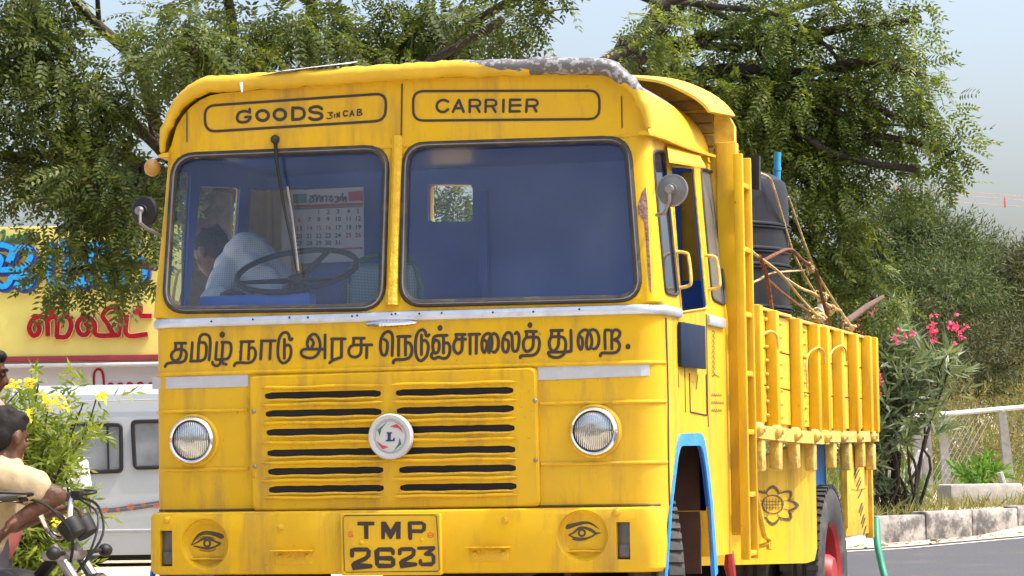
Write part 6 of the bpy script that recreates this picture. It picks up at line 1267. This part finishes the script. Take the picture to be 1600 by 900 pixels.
def hair(mb, P_, B, s):
    mb.sph(P_(0, -.024, .042), (.083*s, .096*s, .086*s), B); mb.sph(P_(0, -.055, -.005), (.074*s, .062*s, .075*s), B); mb.sph(P_(0, .045, .088), (.055*s, .035*s, .030*s), B)
    for k in range(26):
        a = k*2.4; v = Vector((math.cos(a)*.07, math.sin(a)*.075-.02, .05+.05*math.sin(k*1.7))); mb.sph(P_(*v), .014*s)
def hand(mb, wrist, direction, palm_n, curl=.5, s=1.0):
    d = Vector(direction).normalized(); n = Vector(palm_n).normalized(); sd_ = d.cross(n).normalized(); n = sd_.cross(d).normalized(); w0 = Vector(wrist)
    chain(mb, [w0, w0+d*.035*s], [.026*s, .030*s])
    for k in range(4): caps(mb, w0+d*.03*s+sd_*(k-1.5)*.016*s, w0+d*.085*s+sd_*(k-1.5)*.020*s, .014*s, .012*s)
    for k, ln in enumerate((.066, .078, .072, .056)):
        p = w0+d*.088*s+sd_*(k-1.5)*.0225*s; dirs = [d, d]; cur = d
        for j, fr in enumerate((.45, .32, .25)):
            cur = (Quaternion(sd_, -curl*(.7+.25*j)) @ cur); q = p+cur*ln*fr*s; caps(mb, p, q, (.0098-.001*j)*s, (.009-.001*j)*s, 8); p = q
    p = w0+d*.03*s-sd_*.030*s; q = p+(d*.6-sd_*.7+n*-.2).normalized()*.040*s; caps(mb, p, q, .014*s, .011*s, 8); caps(mb, q, q+(d*.95-sd_*.15-n*.3).normalized()*.032*s, .0105*s, .009*s, 8)
# man leaning on the motorcycle
d0 = 12.0; org = W(-95, 905, d0); org.z = gh(org.x, org.y)
man = empty('person', org, 0, 'man in a beige short-sleeved shirt leaning on the motorcycle handlebar', 'person')
J = dict(head=W(11, 683, 12.0), neck=W(0, 722, 12.0), chest=W(-22, 775, 12.02), waist=W(-62, 860, 12.02), hip=W(-92, 905, 12.03), sn=W(-2, 745, 11.86), en=W(88, 775, 11.86), wn=W(28, 812, 11.80), sf=W(2, 742, 12.2), ef=W(22, 818, 12.28), wf=W(78, 800, 12.3))
b = MB(); P1, B1 = head(b, J['head'], (.60, .78, -.28)); chain(b, [J['head']+Vector((-.02, 0, -.06)), J['neck']], [.058, .062]); chain(b, [J['neck'], J['chest'], J['waist'], J['hip']], [.09, .135, .13, .135])
chain(b, [J['sn'], J['en']], [.058, .043]); chain(b, [J['en'], J['wn']], [.042, .028]); hand(b, J['wn'], (J['wn']-J['en'])+Vector((0, 0, -.05)), (0, .3, 1), .35); chain(b, [J['sf'], J['ef']], [.055, .042]); chain(b, [J['ef'], J['wf']], [.042, .028]); hand(b, J['wf'], W(112, 792, 12.32)-J['wf'], (0, .1, 1), .75)
kn = [J['hip']+Vector((.44, -.16, -.10)), J['hip']+Vector((.42, .12, -.10))]; ft = [Vector((k.x-.12, k.y, gh(k.x, k.y)+.10)) for k in kn]
for k, f_ in zip(kn, ft): chain(b, [J['hip'], k, f_], [.10, .065, .042]); caps(b, f_-Vector((0, 0, .05)), f_+Vector((.17, -.02, -.06)), .042, .034)
remeshed(b, 'body', .0085, M['skin'], man, 4, org)
h_ = MB(); hair(h_, P1, B1, 1.0); remeshed(h_, 'hair', .010, M['hair'], man, 2, org); face_bits(P1, B1, man, 1.0, org)
s_ = MB(); nk = J['neck']+Vector((-.01, 0, -.055)); chain(s_, [nk, J['chest'], J['waist'], J['hip']+Vector((0, 0, .04))], [.115, .165, .150, .158]); chain(s_, [J['chest'], J['sn']], [.13, .085]); chain(s_, [J['sn'], J['sn'].lerp(J['en'], .62)], [.082, .078]); chain(s_, [J['sf'], J['sf'].lerp(J['ef'], .6)], [.08, .072]); remeshed(s_, 'shirt', .011, M['shirt_beige'], man, 5, org)
t_ = MB()
for k, f_ in zip(kn, ft): chain(t_, [J['hip']-Vector((0, 0, .03)), k, f_+Vector((0, 0, .04))], [.135, .082, .062])
remeshed(t_, 'trousers', .013, M['trousers_dark'], man, 4, org)
# man behind at the left edge
def standing(label, px, py_head, d, face, shirt, trouser, arm_bend=.2, head_vis=True, s=1.0):
    hc = W(px, py_head, d); g0 = gh(hc.x, hc.y); org = Vector((hc.x, hc.y, g0)); pr = empty('person', org, 0, label, 'person'); f = Vector(face).normalized(); sd_ = f.cross(Vector((0, 0, 1))).normalized(); k = (hc.z-g0)/1.60
    q = lambda a, b_, z: org + sd_*a*k + f*b_*k + Vector((0, 0, z*k))
    b = MB(); P_, B = head(b, hc, f+Vector((0, 0, -.12)), s=k); chain(b, [hc-Vector((0, 0, .06)), q(0, -.01, 1.42)], [.056*k, .06*k]); chain(b, [q(0, 0, 1.38), q(0, .01, 1.22), q(0, 0, 1.02), q(0, 0, .90)], [.10*k, .135*k, .125*k, .14*k])
    sh = MB(); chain(sh, [q(0, 0, 1.40), q(0, .01, 1.24), q(0, 0, 1.0), q(0, 0, .86)], [.10*k, .165*k, .155*k, .168*k]); tr = MB()
    for sx in (-1, 1):
        A = q(sx*.19, 0, 1.36); E = q(sx*.25, -.02, 1.08); Wr = q(sx*.22, arm_bend, .90); chain(b, [q(0, 0, 1.36), A, E], [.07*k, .058*k, .042*k]); chain(b, [E, Wr], [.042*k, .028*k]); hand(b, Wr, (Wr-E), sd_*sx, .5, k)
        chain(sh, [q(sx*.06, 0, 1.36), A, A.lerp(E, .72)], [.10*k, .082*k, .072*k]); hp, kn_, an = q(sx*.09, 0, .88), q(sx*.10, .03, .48), q(sx*.11, -.02, .08)
        chain(b, [hp, kn_, an], [.09*k, .058*k, .04*k]); caps(b, q(sx*.11, -.04, .04), q(sx*.125, .16, .03), .040*k, .030*k); chain(tr, [hp, kn_, an+Vector((0, 0, .03))], [.115*k, .082*k, .072*k])
    chain(tr, [q(0, 0, .90), q(0, 0, .86)], [.15*k, .15*k])
    remeshed(b, 'body', .010, M['skin'], pr, 4, org); h_ = MB(); hair(h_, P_, B, k); remeshed(h_, 'hair', .011, M['hair'], pr, 2, org); face_bits(P_, B, pr, k, org); remeshed(sh, 'shirt', .013, M[shirt], pr, 5, org); remeshed(tr, 'trousers', .014, M[trouser], pr, 4, org); return pr
standing('man in a pink shirt standing at the left edge behind the motorcycle rider', -22, 582, 14.3, (.95, .1, -.12), 'shirt_pink', 'trousers', -.10)
standing('man in a white shirt and grey trousers standing by the white van', 100, 690, 30.0, (.25, .95, 0), 'shirt_white', 'trousers', .12)
# driver bent over in the cab
dl = lambda x, y, z: TW @ Vector((x, y, z))
org = dl(-.75, .95, 1.74); drv = empty('person', org, 0, 'driver in a white checked shirt slumped towards the door behind the steering wheel', 'person')
hc = dl(-1.24, .86, 2.33); b = MB(); Pd, Bd_ = head(b, hc, TW.to_3x3() @ Vector((-.85, .35, -.55))); chain(b, [hc, dl(-1.13, .86, 2.27)], [.055, .06]); chain(b, [dl(-1.04, .82, 2.28), dl(-.98, .88, 2.12), dl(-.86, .95, 1.92), dl(-.78, .98, 1.78)], [.09, .135, .13, .14])
chain(b, [dl(-.98, .80, 2.26), dl(-.84, .62, 2.09), dl(-.72, .52, 2.10)], [.055, .042, .028]); hand(b, dl(-.72, .52, 2.10), TW.to_3x3() @ Vector((.5, -.6, .1)), (0, 0, 1), .8); chain(b, [dl(-1.12, .80, 2.24), dl(-1.12, .58, 2.05), dl(-1.0, .42, 2.08)], [.055, .042, .028]); hand(b, dl(-1.0, .42, 2.08), TW.to_3x3() @ Vector((.6, -.3, .1)), (0, 0, 1), .8)
for y, x in ((.5, -.9), (.5, -.62)): chain(b, [dl(-.78, .95, 1.78), dl(x, y, 1.70), dl(x, .40, 1.30)], [.11, .07, .045])
remeshed(b, 'body', .010, M['skin'], drv, 4, org); h_ = MB(); hair(h_, Pd, Bd_, 1.0); remeshed(h_, 'hair', .011, M['hair'], drv, 2, org); pass
s_ = MB(); chain(s_, [dl(-1.03, .82, 2.30), dl(-.97, .87, 2.13), dl(-.85, .95, 1.93), dl(-.78, .98, 1.80)], [.125, .175, .17, .165]); chain(s_, [dl(-1.0, .80, 2.27), dl(-.83, .62, 2.10), dl(-.74, .54, 2.10)], [.095, .07, .055]); chain(s_, [dl(-1.1, .80, 2.25), dl(-1.12, .58, 2.07), dl(-1.03, .45, 2.08)], [.09, .068, .055]); o = remeshed(s_, 'shirt', .012, M['shirt_check'], drv, 5, org)
t_ = MB(); 
for y, x in ((.5, -.9), (.5, -.62)): chain(t_, [dl(-.78, .95, 1.78), dl(x, y, 1.70), dl(x, .40, 1.34)], [.135, .09, .07])
remeshed(t_, 'trousers', .014, M['trousers_dark'], drv, 4, org)

# ------------------------------------------------------------------ motorcycle
mc = W(82, 860, 12.02); bike = empty('motorcycle', (mc.x, mc.y, gh(mc.x, mc.y)), R(-18), 'black motorcycle with chrome handlebar at the left edge, man leaning on it', 'motorcycle')
def bk(mb, name, mt, par=bike, a=35): return mb.build(name, M[mt], par, a)
for nm, x in (('front_wheel', .44), ('rear_wheel', -.86)):
    rt = empty(nm, (x, 0, .31)); rt.parent = bike; Ty = Matrix.Rotation(R(90), 4, 'X')
    m = MB(); m.lathe([(.245, -.03), (.27, -.045), (.30, -.03), (.31, 0), (.30, .03), (.27, .045), (.245, .03), (.245, -.03)], Ty, 36); bk(m, 'tyre', 'tyre', rt)
    m = MB(); m.lathe([(.247, -.025), (.225, -.015), (.225, .015), (.247, .025)], Ty, 36); m.lathe([(0, -.05), (.06, -.05), (.06, .05), (0, .05)], Ty, 18)
    for k in range(18): a = k*math.pi/9; m.tube([(.05*math.cos(a), .03*(-1)**k, .05*math.sin(a)), (.235*math.cos(a), 0, .235*math.sin(a))], .004, 4)
    bk(m, 'rim', 'chrome', rt)
m = MB(); m.tube([(.44, .09, .31), (.05, .09, .88)], .024, 10); m.tube([(.44, -.09, .31), (.05, -.09, .88)], .024, 10); m.box((.06, 0, .84), (.10, .24, .04), None, .01); bk(m, 'fork', 'steel')
m = MB(); m.lathe([(.33, -.06), (.345, 0), (.33, .06)], Matrix.Translation((.44, 0, .31)) @ Matrix.Rotation(R(90), 4, 'X'), 36); bm_ = m.bm; bmesh.ops.delete(bm_, geom=[v for v in bm_.verts if v.co.z < .45], context='VERTS'); bk(m, 'mudguard', 'black')
hbp = cat_rom([(-.16, .36, 1.075), (-.06, .30, 1.085), (.0, .17, 1.05), (.03, .07, .93), (.03, -.07, .93), (.0, -.17, 1.05), (-.06, -.30, 1.075), (-.16, -.36, 1.06)], 5)
m = MB(); m.tube(hbp, .012, 10); hbar = bk(m, 'handlebar', 'chrome')
for sy in (1, -1):
    m = MB(); m.tube([(-.02, sy*.27, 1.086), (-.06, sy*.30, 1.083), (-.16, sy*.36, 1.07)], [.018, .019, .021], 12); bk(m, 'grip', 'rubber', hbar)
    m = MB(); m.tube(cat_rom([(-.01, sy*.24, 1.085), (.05, sy*.27, 1.095), (.03, sy*.34, 1.10), (-.05, sy*.40, 1.105)], 4), .007, 6); m.box((-.005, sy*.235, 1.085), (.045, .04, .04), None, .008); bk(m, 'lever', 'black', hbar)
    m = MB(); m.tube(cat_rom([(.0, sy*.24, 1.08), (.10, sy*.22, 1.04), (.16, sy*.14, .92), (.10, sy*.05, .78)], 5), .006, 6); m.tube(cat_rom([(.01, sy*.23, 1.07), (.13, sy*.16, 1.0), (.13, sy*.08, .85), (.05, sy*.04, .72)], 5), .005, 6); bk(m, 'cable', 'black', hbar)
    m = MB(); m.tube([(.10, sy*.09, .85), (.12, sy*.20, .855)], .009, 8); m.sph((.125, sy*.235, .855), (.03, .035, .028)); bk(m, 'turn_signal', 'black')
for sy in (.055, -.055):
    m = MB(); m.lathe([(0, -.05), (.045, -.045), (.052, 0), (.052, .02), (.046, .026), (0, .024)], Matrix.Translation((.11, sy, .96)) @ Matrix.Rotation(R(-35), 4, 'Y'), 24); bk(m, 'instrument', 'black')
m = MB(); m.lathe([(0, -.10), (.06, -.09), (.085, -.03), (.09, .02), (.082, .03)], Matrix.Translation((.20, 0, .68)) @ Matrix.Rotation(R(90), 4, 'Y'), 28); hl = bk(m, 'headlamp', 'black'); m = MB(); m.lathe([(.082, .03), (.05, .045), (0, .05)], Matrix.Translation((.20, 0, .68)) @ Matrix.Rotation(R(90), 4, 'Y'), 28); bk(m, 'lens', 'lamp_glass', hl)
m = MB(); m.sph((-.26, 0, .68), (.27, .14, .10)); m.sph((-.18, 0, .70), (.16, .13, .09)); bk(m, 'fuel_tank', 'black', bike, 60)
m = MB(); m.box((-.78, 0, .72), (.62, .24, .09), None, .04, 4); bk(m, 'seat', 'rubber')
m = MB(); m.tube([(0, 0, .82), (-.15, 0, .66), (-.5, 0, .62), (-.62, 0, .40)], .028, 8); m.tube([(.0, 0, .72), (.02, 0, .35), (-.5, 0, .28)], .024, 8); m.tube([(-.62, .1, .40), (-.86, .1, .31)], .022, 8); m.tube([(-.62, -.1, .40), (-.86, -.1, .31)], .022, 8); bk(m, 'frame', 'black')
m = MB(); m.box((-.22, 0, .42), (.36, .26, .26), None, .05, 3); 
for k in range(7): m.box((-.10, 0, .50+k*.022), (.2, .22, .008))
bk(m, 'engine', 'steel'); m = MB(); m.tube(cat_rom([(-.05, -.12, .45), (-.02, -.15, .28), (-.3, -.17, .22), (-1.0, -.18, .30)], 4), [.022]*7+[.035]*6, 10); bk(m, 'exhaust', 'chrome')
m = MB(); m.sph((-.95, 0, .68), (.2, .09, .07)); bk(m, 'tail_cowl', 'black', bike, 60)
bpy.context.view_layer.update()
# ------------------------------------------------------------------ each separate piece of these kinds becomes a part of its own
def split_loose(base, new=None, par=None):
    for o in [q for q in list(bpy.data.objects) if q.type == 'MESH' and q.name.split('.')[0] == base]:
        bm = bmesh.new(); bm.from_mesh(o.data); bm.verts.ensure_lookup_table(); seen = set(); isl = []
        for v in bm.verts:
            if v.index in seen: continue
            st, g = [v], []; seen.add(v.index)
            while st:
                a = st.pop(); g.append(a.index)
                for e in a.link_edges:
                    b = e.other_vert(a)
                    if b.index not in seen: seen.add(b.index); st.append(b)
            isl.append(set(g))
        bm.free()
        if len(isl) < 2:
            if new: o.name = new
            continue
        for k, g in enumerate(isl):
            b2 = bmesh.new(); b2.from_mesh(o.data); b2.verts.ensure_lookup_table(); bmesh.ops.delete(b2, geom=[v for v in b2.verts if v.index not in g], context='VERTS'); me = bpy.data.meshes.new(base); b2.to_mesh(me); b2.free(); [me.materials.append(q) for q in o.data.materials]
            if k == 0: first = me; continue
            c = o.copy(); c.data = me; c.name = new or base; COL.objects.link(c)
            if par: c.parent = o
        o.data = first
        if new: o.name = new
for a, b in (('corner_post', None), ('wheel_housing', None), ('bolt', None), ('red_arrow', None), ('green_arrow', None), ('panel_joint', None), ('eyes', 'eye'), ('eyebrows', 'eyebrow'), ('seat', None), ('rear_wall_rib', None), ('body_crease', None), ('spacer', None), ('limb', None), ('rivet', None), ('bottom_rail', None), ('pressed_ridge', None), ('panel_seam', None), ('louvre_ridge', None), ('roof_plank', None), ('knot', None), ('cable', None), ('marker_lens', None), ('red_band', None), ('green_band', None), ('dark_decal', None), ('orange_decal', None)):
    split_loose(a, b)
bpy.context.view_layer.update()
